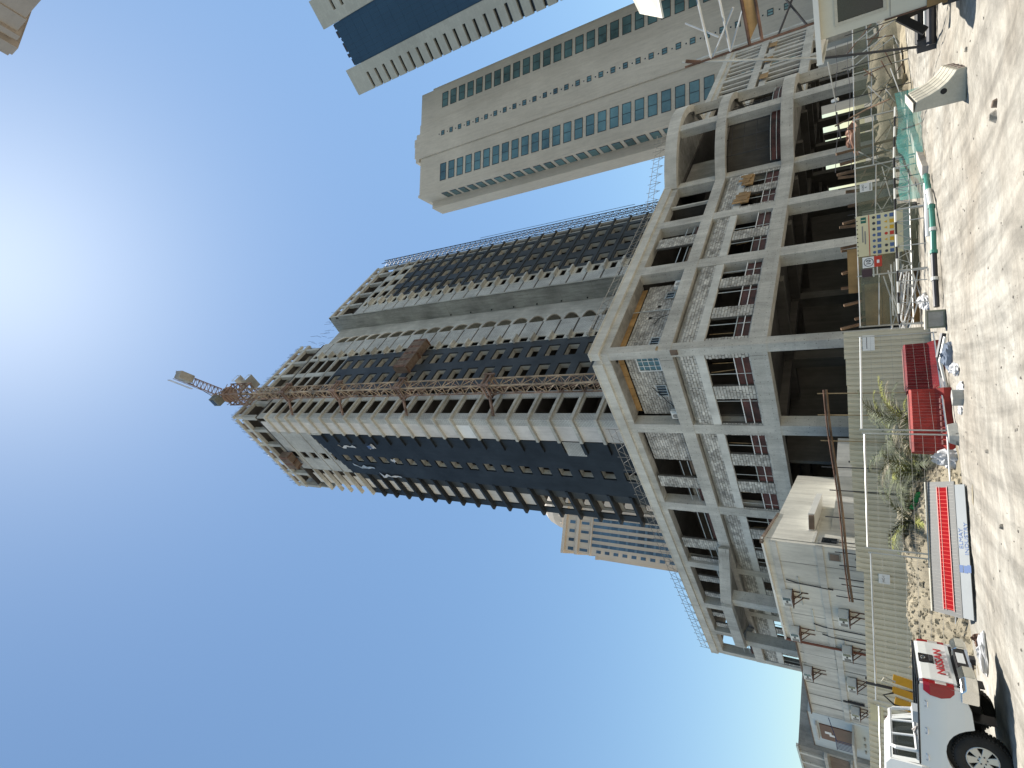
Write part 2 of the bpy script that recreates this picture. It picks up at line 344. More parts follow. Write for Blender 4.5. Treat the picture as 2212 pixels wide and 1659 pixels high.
gf = [(j*nx+i, j*nx+i+1, (j+1)*nx+i+1, (j+1)*nx+i) for j in range(len(ys)-1) for i in range(nx-1)]
gm = ground_material()
g = MB(); g.v = gv; g.f = gf; g.sm = True
g.build('ground', gm, kind='structure')
# stones scattered over the track
st = MB()
def pebble(mb, x, y, z, r, q=.7):
    a = random.random()*6.28; vs = []
    for k in range(5):
        an = a+k*1.2566+random.uniform(-.25, .25); rr = r*random.uniform(.75, 1.2)
        vs.append((x+rr*math.cos(an), y+rr*math.sin(an), z-.3*r))
    for k in range(5):
        an = a+k*1.2566+random.uniform(-.3, .3); rr = r*random.uniform(.4, .75)
        vs.append((x+rr*math.cos(an), y+rr*math.sin(an), z+r*q*random.uniform(.6, 1)))
    mb.add(vs, [(5, 6, 7, 8, 9), (4, 3, 2, 1, 0)]+[(k, (k+1) % 5, 5+(k+1) % 5, 5+k) for k in range(5)])
for i in range(1300):
    a = random.uniform(4, 78); r = 8+26*random.random()**1.4; x, y, _ = pol(a, r)
    if mn.noise((x*.35, y*.35, 20)) < -.12 and random.random() < .75: continue
    if y > 12.4: continue
    pebble(st, x, y, gz(x, y), random.choice((.008, .01, .012, .016, .022, .03)), .55)
st.build('scattered_stones', rock_m, kind='stuff')
for i, (a, r, s, m_, lab) in enumerate(((22.9, 12.2, .13, rock_m, 'largest loose grey stone on the bright sand below the precast kerb block'), (22.1, 12.1, .09, brown, 'small reddish brown stone lying beside the grey stone on the sand'), (17.9, 15.2, .07, rock_m, 'small grey stone on the sand between the pole base and the precast block'), (48.6, 13.0, .07, rock_m, 'small dark stone on the sand in front of the red barriers'), (54.4, 12.3, .08, rock_m, 'small dark stone on the sand in front of the leaning sign board'))):
    x, y, _ = pol(a, r); mb = MB()
    pebble(mb, x, y, gz(x, y), s, .85); mb.build('rock', m_, label=lab, cat='rock', org=(x, y, gz(x, y)), bevel=.012)

# ------------------------------------------------------------------ podium of the building site
XC, YC = 28.004, 22.622
pod = thing('unfinished_podium', (XC, YC, 0), 'raw concrete podium of an unfinished building with blockwork between columns and a curved bay', 'building')
def FB(mb, face, s0, s1, z0, z1, d0, d1):   # box on street front: s along it, d = depth inward
    if face == 'R': return mb.box(XC+s0, XC+s1, YC+d0, YC+d1, z0, z1)
    return mb.box(XC+d0, XC+d1, YC+s0, YC+s1, z0, z1)
def fpart(name, m, face, s0, s1, z0, z1, d0, d1, par=None, **k):
    return FB(MB(), face, s0, s1, z0, z1, d0, d1).build(name, m, par or pod, **k)
Z1b, Z1t, Z2b, Z2t, Z3b, Z3m, Z3t = 7.02, 8.05, 12.82, 13.74, 17.3, 17.9, 18.6
cols = {'R': [(.68, .68), (9.87, 11.0), (17.37, 18.48), (25.2, 26.3)], 'L': [(.65, .65), (7.2, 8.12), (17.1, 18.12), (26.6, 27.5), (34.6, 35.5), (40.6, 41.4), (45.6, 46.4)]}
# corner column, then the rest: each column runs the full height, its faces 3 cm proud of the beams
for z0, z1 in ((0, Z1b), (Z1t, Z2b), (Z2t, Z3b)):
    box('corner_column', conc, pod, XC+.0, XC+.68, YC+.0, YC+.65, z0, z1)
for f in 'RL':
    for a, b in cols[f][1:]:
        for z0, z1 in ((0, Z1b), (Z1t, Z2b), (Z2t, Z3b)):
            fpart('column', conc, f, a, b, z0, z1, 0.0, .95)
L_END, R_END = 46.4, 25.9
# perimeter beams; the left front butts against the right front
for f, e in (('R', R_END), ('L', L_END)):
    s_ = 0 if f == 'R' else .9
    for z0, z1, d0 in ((Z1b, Z1t, -.03), (Z2b, Z2t, -.03)):
        fpart('beam', conc, f, s_ if f == 'L' else -.03, e, z0, z1, d0, .87)
    fpart('top_beam', conc, f, s_ if f == 'L' else -.03, e, Z3b, Z3m, .02 if f == 'R' else .02, .9)
    fpart('parapet', conc_lt, f, s_-.0 if f == 'L' else -.16, e, Z3m, Z3t, -.16, .45)
    fpart('parapet_cap', conc_lt, f, s_-.0 if f == 'L' else -.22, e, Z3t, Z3t+.07, -.22, .5)
# floor plates and roof
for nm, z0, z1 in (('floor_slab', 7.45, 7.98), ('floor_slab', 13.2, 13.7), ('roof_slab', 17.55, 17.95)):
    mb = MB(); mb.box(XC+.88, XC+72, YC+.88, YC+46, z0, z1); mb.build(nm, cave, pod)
mb = MB()
for i in range(1, 10):
    for j in range(1, 6):
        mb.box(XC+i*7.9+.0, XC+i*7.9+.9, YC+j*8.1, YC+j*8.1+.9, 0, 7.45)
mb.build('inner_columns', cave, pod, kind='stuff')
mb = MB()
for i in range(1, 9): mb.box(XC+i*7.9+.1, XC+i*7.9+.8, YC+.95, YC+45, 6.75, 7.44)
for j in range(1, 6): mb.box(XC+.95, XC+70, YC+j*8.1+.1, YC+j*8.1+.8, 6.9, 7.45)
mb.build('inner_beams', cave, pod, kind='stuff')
# inner walls added to keep the storeys dark; the ground floor keeps gaps to the daylight behind
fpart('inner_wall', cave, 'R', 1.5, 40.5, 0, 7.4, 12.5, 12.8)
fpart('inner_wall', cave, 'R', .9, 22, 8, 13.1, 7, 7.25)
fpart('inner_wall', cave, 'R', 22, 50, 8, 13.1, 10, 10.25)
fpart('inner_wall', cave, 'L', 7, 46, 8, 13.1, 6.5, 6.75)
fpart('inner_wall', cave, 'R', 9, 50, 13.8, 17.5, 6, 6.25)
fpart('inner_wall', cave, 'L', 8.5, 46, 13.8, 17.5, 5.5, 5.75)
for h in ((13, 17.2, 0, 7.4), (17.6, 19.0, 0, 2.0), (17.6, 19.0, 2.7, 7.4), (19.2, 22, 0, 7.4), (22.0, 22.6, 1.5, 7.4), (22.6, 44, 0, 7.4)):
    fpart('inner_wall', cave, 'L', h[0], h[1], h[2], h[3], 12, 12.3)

# --- blockwork: every block a piece, laid in courses with open joints
BL = []   # (distance, face, s0, s1, z0, z1, depth)
def blocks(face, s0, s1, z0, z1, d=0.10, bw=.40, bh=.20, old=False):
    z = z0; k = 0; back = []
    while z < z1-.05:
        h = min(bh, z1-z); s = s0-(bw/2 if k % 2 else 0)
        while s < s1-.03:
            a, b = max(s, s0), min(s+bw, s1)
            if b-a > .06:
                dd = d+random.uniform(-.02, .02); g_ = .017
                x, y = (XC+(a+b)/2, YC+dd) if face == 'R' else (XC+dd, YC+(a+b)/2)
                BL.append((math.hypot(x, y), face, a+g_, b-g_, z+g_, z+h-g_, dd, old))
            s += bw
        z += bh; k += 1
    FB(MORT, face, s0, s1, z0, z1, d+.04, d+.20)
MORT = MB()
def win_band(face, s0, s1, wins):
    """storey 8.05..12.82 between two columns: sill course, piers, lintel band, five block courses, open slot"""
    blocks(face, s0, s1, 8.05, 8.16, bh=.11)
    piers = []; a = s0
    for u, v in wins:
        if u-a > .08: piers.append((a, u))
        a = v
    if s1-a > .08: piers.append((a, s1))
    for u, v in piers: blocks(face, u, v, 8.16, 10.80)
    fpart('lintel', lint, face, s0, s1, 10.80, 11.36, .05, .30)
    blocks(face, s0, s1, 11.36, 12.42)
    for u, v in wins:
        mb = MB(); h = random.uniform(.8, 1.0); mb_ = FB(MB(), face, u+.02, v-.02, 8.17, 8.17+h, .26, .30); mb_.build('guard_board', redply, pod)
        for zz in (8.17+h*.45, 8.17+h*1.02):
            r_ = MB(); FB(r_, face, u-.05, v+.05, zz, zz+.05, .14, .19); r_.build('guard_rail', steel_w if random.random() < .5 else galv, pod)
        for _k in range(random.choice((1, 2, 2, 3))):
            r_ = MB(); c_ = random.uniform(u+.2, v-.2); dd_ = .26+_k*.7; c2 = c_+random.uniform(-.6, .6)*(_k > 0); P_ = (lambda s_, d_, z_: (XC+s_, YC+d_, z_) if face == 'R' else (XC+d_, YC+s_, z_)); r_.tube([P_(c_, dd_, 8.2), P_(c2, dd_, 10.9)], .03, 6); r_.build('shoring_prop', galv if _k == 0 else timber, pod)
win_band('R', .68, 9.87, [(1.05, 3.22), (4.39, 6.76), (8.0, 9.8)])
win_band('R', 11.0, 17.37, [(11.02, 13.37), (14.75, 17.3)])
win_band('R', 18.48, 25.2, [(18.95, 21.2), (22.5, 24.85)])
win_band('L', .65, 7.2, [(1.1, 3.52), (4.72, 7.1)])
win_band('L', 8.12, 17.1, [(8.32, 10.41), (11.69, 13.62), (14.95, 17.0)])
win_band('L', 18.12, 26.6, [(18.26, 20.04), (21.43, 23.25), (24.5, 25.8)])
win_band('L', 27.5, 34.6, [(28.3, 29.9), (31.1, 32.7)])
win_band('L', 35.5, 40.6, [(35.9, 37.4), (38.6, 40.2)])
win_band('L', 41.4, 45.6, [(43.3, 45.3)])
# kerb strip of rubble mortar in the open slot
for f, e in (('R', R_END), ('L', L_END)):
    fpart('slot_packing', conc_dk, f, .95, e-.5, 12.42, 12.70, .35, .6)
# --- upper storey 13.74..17.3
# corner rooms: closed walls set back under plywood formwork
def setback(face, s0, s1, dep, win):
    for (a, b, z0, z1) in holes(s0, s1, 13.74, 16.75, [w_[:4] for w_ in win]):
        blocks(face, a, b, z0, z1, d=dep, old=True)
    for k in range(int((s1-s0)/1.22)):
        fpart('soffit_board', ply, face, s0+k*1.22+.01, min(s1, s0+k*1.22+1.2), 16.86, 17.28, dep+.05, dep+.1)
    fpart('soffit', conc_dk, face, s0, s1, 17.29, 17.32, .1, dep+.6)
setback('R', .8, 9.6, 1.1, [(1.9, 2.75, 14.3, 15.0), (7.6, 8.4, 14.35, 15.05), (5.2, 5.5, 15.6, 15.85), (6.6, 6.9, 15.2, 15.45)])
setback('L', .8, 7.15, 1.1, [(1.3, 2.7, 14.2, 15.9), (4.1, 5.2, 14.3, 15.1)])
def sash(face, s0, s1, z0, z1, d, ncol, nrow, m=steel_w):
    fr = MB(); t = .06
    FB(fr, face, s0, s1, z0, z0+t, d-.05, d+.06); FB(fr, face, s0, s1, z1-t, z1, d-.05, d+.06); FB(fr, face, s0, s0+t, z0+t, z1-t, d-.05, d+.06); FB(fr, face, s1-t, s1, z0+t, z1-t, d-.05, d+.06)
    for i in range(1, ncol): u = s0+(s1-s0)*i/ncol; FB(fr, face, u-.018, u+.018, z0+t, z1-t, d-.03, d+.02)
    for i in range(1, nrow): u = z0+(z1-z0)*i/nrow; FB(fr, face, s0+t, s1-t, u-.018, u+.018, d-.025, d+.015)
    w_ = fr.build('window', m, pod)
    FB(MB(), face, s0+t, s1-t, z0+t, z1-t, d+.03, d+.045).build('pane', glass_t if m is steel_w else dark_gl, w_)
sash('L', 1.3, 2.7, 14.2, 15.9, 1.05, 3, 4); sash('L', 4.1, 5.2, 14.3, 15.1, 1.05, 4, 1, galv)
sash('R', 1.9, 2.75, 14.3, 15.0, 1.05, 3, 1, galv); sash('R', 7.6, 8.4, 14.35, 15.05, 1.05, 2, 1, galv)
def cable(pts, r=.025, nm='hanging_cable'): return MB().tube(pts, r, 6).build(nm, black, pod)
cable([(XC+1.05+.0, YC+4.3, 15.4), (XC+.95, YC+4.9, 14.95), (XC+.9, YC+5.7, 14.5), (XC+.9, YC+6.5, 13.9), (XC+.9, YC+6.55, 13.8)])
cable([(XC+4.4, YC+1.02, 15.2), (XC+5.0, YC+.95, 14.9), (XC+5.4, YC+.95, 14.2), (XC+6.3, YC+.95, 13.8)])
fpart('drain_pipe', galv, 'R', 6.0, 6.06, 13.8, 17.2, .95, 1.01)
# open rooms further along, with half built walls
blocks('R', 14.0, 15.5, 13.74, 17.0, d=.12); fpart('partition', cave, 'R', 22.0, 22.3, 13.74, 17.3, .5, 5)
fpart('partition', conc_lt, 'R', 21.6, 21.8, 13.74, 17.3, .25, .5)
blocks('R', 20.2, 21.4, 13.74, 14.5, d=2.0, old=True); blocks('R', 22.5, 24.6, 13.74, 14.7, d=1.5, old=True)
blocks('L', 8.12, 11.68, 13.74, 16.9, d=.35, old=True); blocks('L', 13.61, 14.98, 13.74, 17.1, d=.12)
blocks('L', 18.12, 18.4, 13.74, 17.1, d=.15); blocks('L', 22.7, 24.2, 13.74, 17.1, d=.15)
blocks('L', 18.6, 22.6, 13.74, 16.2, d=3.8, old=True)
for a, b in ((25.9, 26.5), (29.3, 30.3), (32.5, 33.3), (36.7, 37.5), (39.0, 39.8)): blocks('L', a, b, 13.74, 16.9, d=.2, old=True)
blocks('L', 27.6, 34.5, 13.74, 15.0, d=.45, old=True); blocks('L', 35.6, 40.5, 13.74, 15.6, d=.45, old=True)
for f, a, b in (('R', 11.05, 13.9), ('R', 15.6, 17.3), ('L', 11.75, 13.55), ('L', 15.0, 17.0), ('L', 18.5, 22.6), ('L', 24.3, 25.8), ('L', 41.5, 45.5), ('L', 27.6, 34.4), ('L', 35.7, 40.4)):
    for zz in (14.25, 14.85): fpart('guard_rail', galv, f, a, b, zz, zz+.05, .3, .35)
    fpart('guard_board', redply if random.random() < .6 else brown, f, a, b, 13.8, 14.15, .42, .45)
fpart('guard_board', redply, 'L', 24.3, 25.8, 13.8, 15.4, 1.4, 1.45); fpart('guard_board', redply, 'L', 28, 30, 13.8, 15.4, 1.4, 1.45)
# ragged plywood guards hanging over the windows of the third bay
for a, b in ((19.0, 21.0), (22.3, 24.4)):
    mb = MB(); n = 7; top = [(a+(b-a)*i/n, 10.9+.16*random.uniform(-1, 1)+.25*(i % 2)) for i in range(n+1)]
    FB(mb, 'R', a, b, 9.9+.2, 10.75, -.12, -.09); mb.build('ply_guard', ply, pod)
    for i in range(5):
        u = a+(b-a)*i/5; fpart('ply_guard', ply, 'R', u+.02, u+(b-a)/5, 10.3+random.uniform(-.2, .2), 11.1+random.uniform(-.1, .35), -.2-.03*(i % 2), -.17-.03*(i % 2))
# vents in the blockwork and the timber stub at the corner beam
fpart('timber_packer', brown, 'L', .02, .42, 12.38, 12.86, -.09, -.031)
fpart('timber_packer', timber, 'R', -.05, .3, 13.70, 13.8, -.12, -.031)
# --- portal frame standing out from the left front
P0, P1, P2, P3 = (XC-.03, YC+23.1), (XC-3.15, YC+27.0), (XC-3.15, YC+34.8), (XC-.03, YC+38.0)
def wallseg(mb, p, q, th, z0, z1):
    p, q = Vector((*p, 0)), Vector((*q, 0)); d = (q-p).normalized(); nrm = Vector((-d.y, d.x, 0))*-1
    a, b, c, e = p, q, q+nrm*th, p+nrm*th
    return mb.hexa([(v.x, v.y, z0) for v in (a, b, c, e)]+[(v.x, v.y, z1) for v in (a, b, c, e)])
for p, q in ((P0, P1), (P1, P2), (P2, P3)): wallseg(MB(), p, q, -.55, Z2b, Z2t).build('portal_beam', conc, pod)
mb = MB(); mb.prism([(P0[0]-.1, P0[1]+.6), (P1[0]+.55, P1[1]+.2), (P2[0]+.55, P2[1]-.1), (P3[0]-.1, P3[1]-.6)], 13.25, 13.6); mb.build('portal_slab', conc_dk, pod)
for x, y in (P1, P2): box('portal_column', conc, pod, x+.02, x+1.0, y-.4, y+.6, 0, Z2b)

# --- curved bay
BX, BY, BR = XC+34.0, YC+6.73, 11.0
a0, a1 = math.atan2(-6.73, -8.7), math.atan2(-6.73, 8.7)
a0 += 2*math.pi if a0 < 0 else 0; a1 += 2*math.pi if a1 < 0 else 0
def arc(mb, r0_, r1_, z0, z1, b0, b1, n=40):
    vs = []; fs = []
    for i in range(n+1):
        a = b0+(b1-b0)*i/n; c, s_ = math.cos(a), math.sin(a)
        for r_ in (r0_, r1_):
            for z in (z0, z1): vs.append((BX+r_*c, BY+r_*s_, z))
    for i in range(n):
        k = i*4; m_ = k+4
        fs += [(k, m_, m_+1, k+1), (k+2, k+3, m_+3, m_+2), (k+1, m_+1, m_+3, k+3), (k, k+2, m_+2, m_)]
    fs += [(0, 1, 3, 2), (n*4, n*4+2, n*4+3, n*4+1)]
    return mb.add(vs, fs)
arc(MB(), BR-.85, BR+.03, Z1b, Z1t, a0, a1).build('curved_beam', conc, pod)
arc(MB(), BR-.6, BR+.03, Z2b, Z2t, a0, a1).build('curved_beam', conc, pod)
arc(MB(), BR-.6, BR+.1, Z3b+.1, Z3t, a0, a1).build('curved_parapet', conc_lt, pod)
def disk(z0, z1, m, nm):
    poly = [(BX+(BR-.7)*math.cos(a0+(a1-a0)*i/30), BY+(BR-.7)*math.sin(a0+(a1-a0)*i/30)) for i in range(31)]
    poly += [(XC+43, YC+.85), (XC+25.2, YC+.85)]
    MB().prism(poly, z0, z1).build(nm, m, pod)
disk(7.3, 7.95, conc_dk, 'curved_slab'); disk(13.2, 13.68, conc_dk, 'curved_slab'); disk(17.7, 18.1, conc_dk, 'curved_slab')
for aa in (R(253.5), R(296)):
    c, s_ = math.cos(aa), math.sin(aa); x, y = BX+(BR-.5)*c, BY+(BR-.5)*s_
    for z0, z1 in ((0, Z1b), (Z1t, Z2b), (Z2t, Z3b+.1)):
        MB().prism([(x+u*c-v*s_, y+u*s_+v*c) for u, v in ((-.45, -.42), (.45, -.42), (.45, .42), (-.45, .42))], z0, z1).build('column', conc, pod)
box('column', conc, pod, XC+42.6, XC+43.5, YC, YC+.95, 0, Z3b)
# inside the curved bay: shores, guard boards and a board-marked wall
MB().prism([(XC+26.3, YC+1.2), (XC+33.5, YC+1.2), (XC+33.5, YC+1.5), (XC+26.3, YC+1.5)], 13.74, 17.6).build('board_marked_wall', conc_dk, pod)
arc(MB(), BR-.75, BR-.72, 8.1, 8.9, a0+.08, a1-.08).build('curved_guard_board', redply, pod)
for zz in (8.45, 8.95): arc(MB(), BR-.68, BR-.64, zz, zz+.05, a0+.08, a1-.08).build('curved_guard_rail', galv, pod)
mb = MB()
for i in range(9):
    for j in range(2):
        a = a0+.25+i*.19; r_ = BR-1.4-j*1.3; x, y = BX+r_*math.cos(a), BY+r_*math.sin(a); mb.tube([(x, y, 8), (x, y, 13.1)], .035, 6)
for j in range(4):
    a_ = [(BX+(BR-1.35)*math.cos(a0+.25+i*.19), BY+(BR-1.35)*math.sin(a0+.25+i*.19), 9.2+j*1.1) for i in range(9)]
    mb.tube(a_, .03, 6)
mb.build('shoring_tubes', steel_dk, pod, kind='stuff')
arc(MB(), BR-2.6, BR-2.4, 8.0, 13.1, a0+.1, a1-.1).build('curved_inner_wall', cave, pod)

# --- wing beyond the curved bay
W0, W1 = 43.5, 70
fpart('beam', conc, 'R', W0, W1, Z1b, Z1t, -.03, .87); fpart('beam', conc, 'R', W0, W1, Z2b, Z2t, -.03, .87)
fpart('parapet', conc_lt, 'R', W0, W1, Z3m, Z3t, -.16, .45); fpart('top_beam', conc, 'R', W0, W1, Z3b, Z3m, .02, .9)
for a in (49.0, 55.6, 62.2, 68.8):
    fpart('column', conc, 'R', a, a+.9, 0, Z1b, 0, .95); fpart('column', conc, 'R', a, a+.9, Z1t, Z2b, 0, .95); fpart('column', conc, 'R', a, a+.9, Z2t, Z3b, 0, .95)
for k in range(11):
    a = 50.7+k*1.75
    if abs((a-49) % 6.6) < .9: continue
    fpart('window_mullion', conc_lt, 'R', a, a+.42, Z2t, Z3b, .15, .4)
    fpart('window_mullion', conc_lt, 'R', a, a+.42, Z1t, Z2b-1.1, .15, .4)
fpart('spandrel', conc, 'R', 49.9, 68.8, Z2b-1.1, Z2b-.35, .05, .4)
for a in (50.2, 56.8, 63.4): fpart('ply_guard', ply, 'R', a+1.5, a+3.4, Z2b-1.3, Z2b-.35, -.25, -.2)
for a in (50, 56.6, 63.2): fpart('guard_board', redply, 'R', a, a+5.4, 8.1, 8.9, .5, .54)
# --- place the blocks: the 300 that show largest are pieces of their own
BL.sort(key=lambda t: t[0]-(0 if not t[7] else -3))
unit = MB().box(-.5, .5, 0, 1, -.5, .5); ub = unit.build('concrete_block', block, pod, local=True); um = ub.data
ub2 = um.copy(); ub2.materials.clear(); ub2.materials.append(block2)
rest = {False: MB(), True: MB()}
first = True
for i, (dd, f, a, b, z0, z1, d, old) in enumerate(BL):
    if i < 298:
        o = ub if first else ub.copy()
        if not first: C.objects.link(o)
        first = False
        o.data = ub2 if old else um
        if f == 'R': o.location = ((a+b)/2, d, (z0+z1)/2); o.scale = (b-a, .1, z1-z0); o.rotation_euler = (0, 0, 0)
        else: o.location = (d, (a+b)/2, (z0+z1)/2); o.rotation_euler = (0, 0, -math.pi/2); o.scale = (b-a, .1, z1-z0)
    else: FB(rest[old], f, a, b, z0, z1, d, d+.1)
rest[False].build('blockwork', block, pod, kind='stuff'); rest[True].build('blockwork', block2, pod, kind='stuff')
MORT.build('mortar_bed', mortar, pod, kind='stuff')
# rebar and edge scaffold on the roof edge
edge_m = mat('weathered_tube', (.22, .21, .19), rough=.7, var=.2, bump=0)
fpart('inner_wall', cave, 'R', 50, 70, 8, 17.4, 5, 5.25)
def edge_scaffold(p, q, nm, lab, grp, n):
    t = thing(nm, (p[0], p[1], p[2]), lab, 'scaffold', group=grp); p, q = Vector(p), Vector(q); d = (q-p)
    out = Vector((d.y, -d.x, 0)).normalized()*-.0
    for hz in (.55, 1.1): MB().tube([p+Vector((0, 0, hz)), q+Vector((0, 0, hz))], .022, 5).build('rail', edge_m, t)
    mb = MB()
    for i in range(n+1):
        a = p+d*i/n; MB().tube([a, a+Vector((0, 0, 1.35))], .022, 5).build('post', edge_m, t)
        if i < n: mb.tube([a+Vector((0, 0, .1)), p+d*(i+.5)/n+Vector((0, 0, 1.1)), p+d*(i+1)/n+Vector((0, 0, .1))], .02, 5)
    mb.build('bracing', edge_m, t)
edge_scaffold((XC+.1, YC+24, 18.67), (XC+.1, YC+46, 18.67), 'edge_scaffold', 'thin steel edge scaffold on the left end of the podium parapet against the sky', None, 13)
edge_scaffold((XC+22, YC+.1, 18.67), (XC+31, YC-3.6, 18.67), 'edge_scaffold', 'thin steel edge scaffold on the parapet where the podium starts to curve', None, 9)
edge_scaffold((XC+.15, YC+8, 18.67), (XC+.15, YC+23.5, 18.67), 'edge_scaffold', 'steel edge scaffold on the parapet in front of the dark tower wall', None, 9)
edge_scaffold((XC+3, YC+.2, 18.67), (XC+21, YC+.2, 18.67), 'edge_scaffold', 'steel edge scaffold with tangled ropes on the parapet in front of the right tower wing', None, 12)
# ------------------------------------------------------------------ tower under construction
TX, TY = 42.74, 44.91
tow = thing('unfinished_tower', (TX, TY, 0), 'tall concrete tower under construction with dark waterproofed walls, rising behind the podium', 'building')
LV = [90.0-3.313*k for k in range(22, 0, -1)]+[90.0, 93.3, 96.2, 99.5, 103.2]
ROOF = 108.0
def TB(mb, face, s0, s1, z0, z1, d0, d1):
    if face == 'R': return mb.box(TX+s0, TX+s1, TY+d0, TY+d1, z0, z1)
    return mb.box(TX+d0, TX+d1, TY+s0, TY+s1, z0, z1)
def tp(name, m, face, s0, s1, z0, z1, d0, d1, **k): return TB(MB(), face, s0, s1, z0, z1, d0, d1).build(name, m, tow, **k)
MEM_TOP = 90.0
# slabs: plan follows both wings and the recess between them
plan = [(.12, .12), (22.4, .12), (22.4, 4.2), (33.2, 4.2), (33.2, .12), (54.9, .12), (54.9, 21), (.12, 21)]
slab0 = None
for z in LV+[ROOF]:
    if slab0 is None:
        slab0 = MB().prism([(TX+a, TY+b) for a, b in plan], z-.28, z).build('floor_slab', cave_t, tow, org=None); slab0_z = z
    else:
        o = slab0.copy(); C.objects.link(o); o.location = (0, 0, z-slab0_z)
# core walls deep inside stop the view through
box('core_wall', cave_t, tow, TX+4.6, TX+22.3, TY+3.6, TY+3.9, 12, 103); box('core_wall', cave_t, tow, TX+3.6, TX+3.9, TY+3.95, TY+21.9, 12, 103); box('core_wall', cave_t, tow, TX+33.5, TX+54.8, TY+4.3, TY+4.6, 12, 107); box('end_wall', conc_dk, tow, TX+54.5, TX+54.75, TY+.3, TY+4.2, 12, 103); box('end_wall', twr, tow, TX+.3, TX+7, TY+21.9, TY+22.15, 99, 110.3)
# right front, wing one: opening pattern of each storey
def storey(face, segs, z0, z1, m, d0=0.0, d1=.3, nm='wall_panel'):
    mb = MB()
    for s in segs: TB(mb, face, *s[:2], max(z0, z0+s[2]), min(z1, z0+s[3]) if s[3] else z1, d0, d1)
    return mb.build(nm, m, tow)
H = 3.313
R1 = holes(0, 1.25, 0, H-.3, [])+holes(4.3, 5.2, 0, H-.3, [])
def seg(u0, u1, hs, h=H-.3): return [(a, b, c, d) for a, b, c, d in holes(u0, u1, 0, h, hs)]
blkR = seg(0, 5.6, [(1.25, 4.3, .0, 2.7)]); blkR2 = seg(18.6, 22.5, [])
memR = seg(6.6, 17.2, [(8.8, 11.4, .75, 2.75), (13.2, 15.8, .75, 2.75)], H-.002)
rawR = seg(6.6, 17.2, [(7.3, 11.6, .35, 2.8), (12.7, 16.6, .35, 2.8)])
ledR = seg(17.2, 18.6, [(17.35, 18.4, 1.0, 2.5)])
memL = seg(4.15, 15.3, [(9.9, 11.7, .7, 2.6)], H-.002); whtL = seg(1.25, 4.1, []); wht2 = seg(17.7, 20.8, []); blkL = seg(0.3, 1.25, [])
rawL = seg(4.15, 15.3, [(9.9, 11.7, .6, 2.5)])
R2b = seg(33.1, 36.0, []); R2s = seg(36.0, 38.6, [(36.4, 38.3, 1.2, 2.3)])
R2m = seg(38.6, 52.6, [(39.6, 42.2, .5, 2.6), (44.3, 46.9, .5, 2.6), (49.0, 51.6, .5, 2.6)], H-.002); R2e = seg(52.6, 55, [(53.2, 54.7, .3, 2.9)])
# one storey meshes shared by all storeys
def panel_mesh(face, segs, m, d0, d1, nm):
    mb = MB()
    for s in segs: TB(mb, face, s[0], s[1], s[2], s[3], d0, d1)
    o = mb.build(nm, m, tow); C.objects.unlink(o); return o
P = {}
P['blkR2'] = panel_mesh('R', blkR2, twr_blk, .02, .25, 'block_wall'); P['blkR'] = panel_mesh('R', blkR, twr_blk, .02, .25, 'block_wall'); P['blkL'] = panel_mesh('L', blkL, twr_blk, .02, .25, 'block_wall')
P['memR'] = panel_mesh('R', memR, membrane, -.06, .2, 'dark_wall'); P['rawR'] = panel_mesh('R', rawR, twr, .0, .25, 'frame_wall')
P['ledR'] = panel_mesh('R', ledR, twr_lt, .0, .2, 'narrow_wall'); P['memL'] = panel_mesh('L', memL, membrane_l, -.06, .2, 'dark_wall'); P['rawL'] = panel_mesh('L', rawL, twr_blk, .0, .25, 'block_wall')
P['whtL'] = panel_mesh('L', whtL, render_w, .03, .25, 'rendered_panel'); P['wht2'] = panel_mesh('L', wht2, render_w, .75, .9, 'rendered_panel')
P['R2b'] = panel_mesh('R', R2b, twr_blk, .02, .25, 'block_wall'); P['R2s'] = panel_mesh('R', R2s, twr_lt, .0, .2, 'narrow_wall'); P['R2m'] = panel_mesh('R', R2m, membrane, -.05, .2, 'dark_wall')
P['R2r'] = panel_mesh('R', R2m, twr, .0, .25, 'frame_wall'); P['R2e'] = panel_mesh('R', R2e, twr, .1, .3, 'frame_wall')
P['rec'] = panel_mesh('L', seg(15.3, 17.7, [], H-.01), membrane, .55, .75, 'dark_wall')
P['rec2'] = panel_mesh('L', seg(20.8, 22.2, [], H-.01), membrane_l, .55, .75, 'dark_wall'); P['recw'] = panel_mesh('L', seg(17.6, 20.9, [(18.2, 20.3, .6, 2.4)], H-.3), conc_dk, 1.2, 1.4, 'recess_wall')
def reveal(face, wins, nm):
    out = []
    for (a, b, c, d) in wins:
        mb = MB()
        for q in ((a, b, c, c+.07), (a, b, d-.07, d), (a, a+.07, c+.07, d-.07), (b-.07, b, c+.07, d-.07)): TB(mb, face, *q[:2], *q[2:], .2, 1.0)
        o = mb.build(nm, twr_lt, tow); C.objects.unlink(o); out.append(o)
    return out
RV = {'memR': reveal('R', [(8.73, 11.47, .68, 2.82), (13.13, 15.87, .68, 2.82)], 'window_reveal'), 'R2m': reveal('R', [(39.53, 42.27, .43, 2.67), (44.23, 46.97, .43, 2.67), (48.93, 51.67, .43, 2.67)], 'window_reveal'), 'memL': reveal('L', [(9.83, 11.77, .63, 2.67)], 'window_reveal')}
def inst(key, z):
    for r in RV.get(key, ()): c = r.copy(); C.objects.link(c); c.location = (0, 0, z)
    o = P[key].copy(); C.objects.link(o); o.location = (0, 0, z); return o
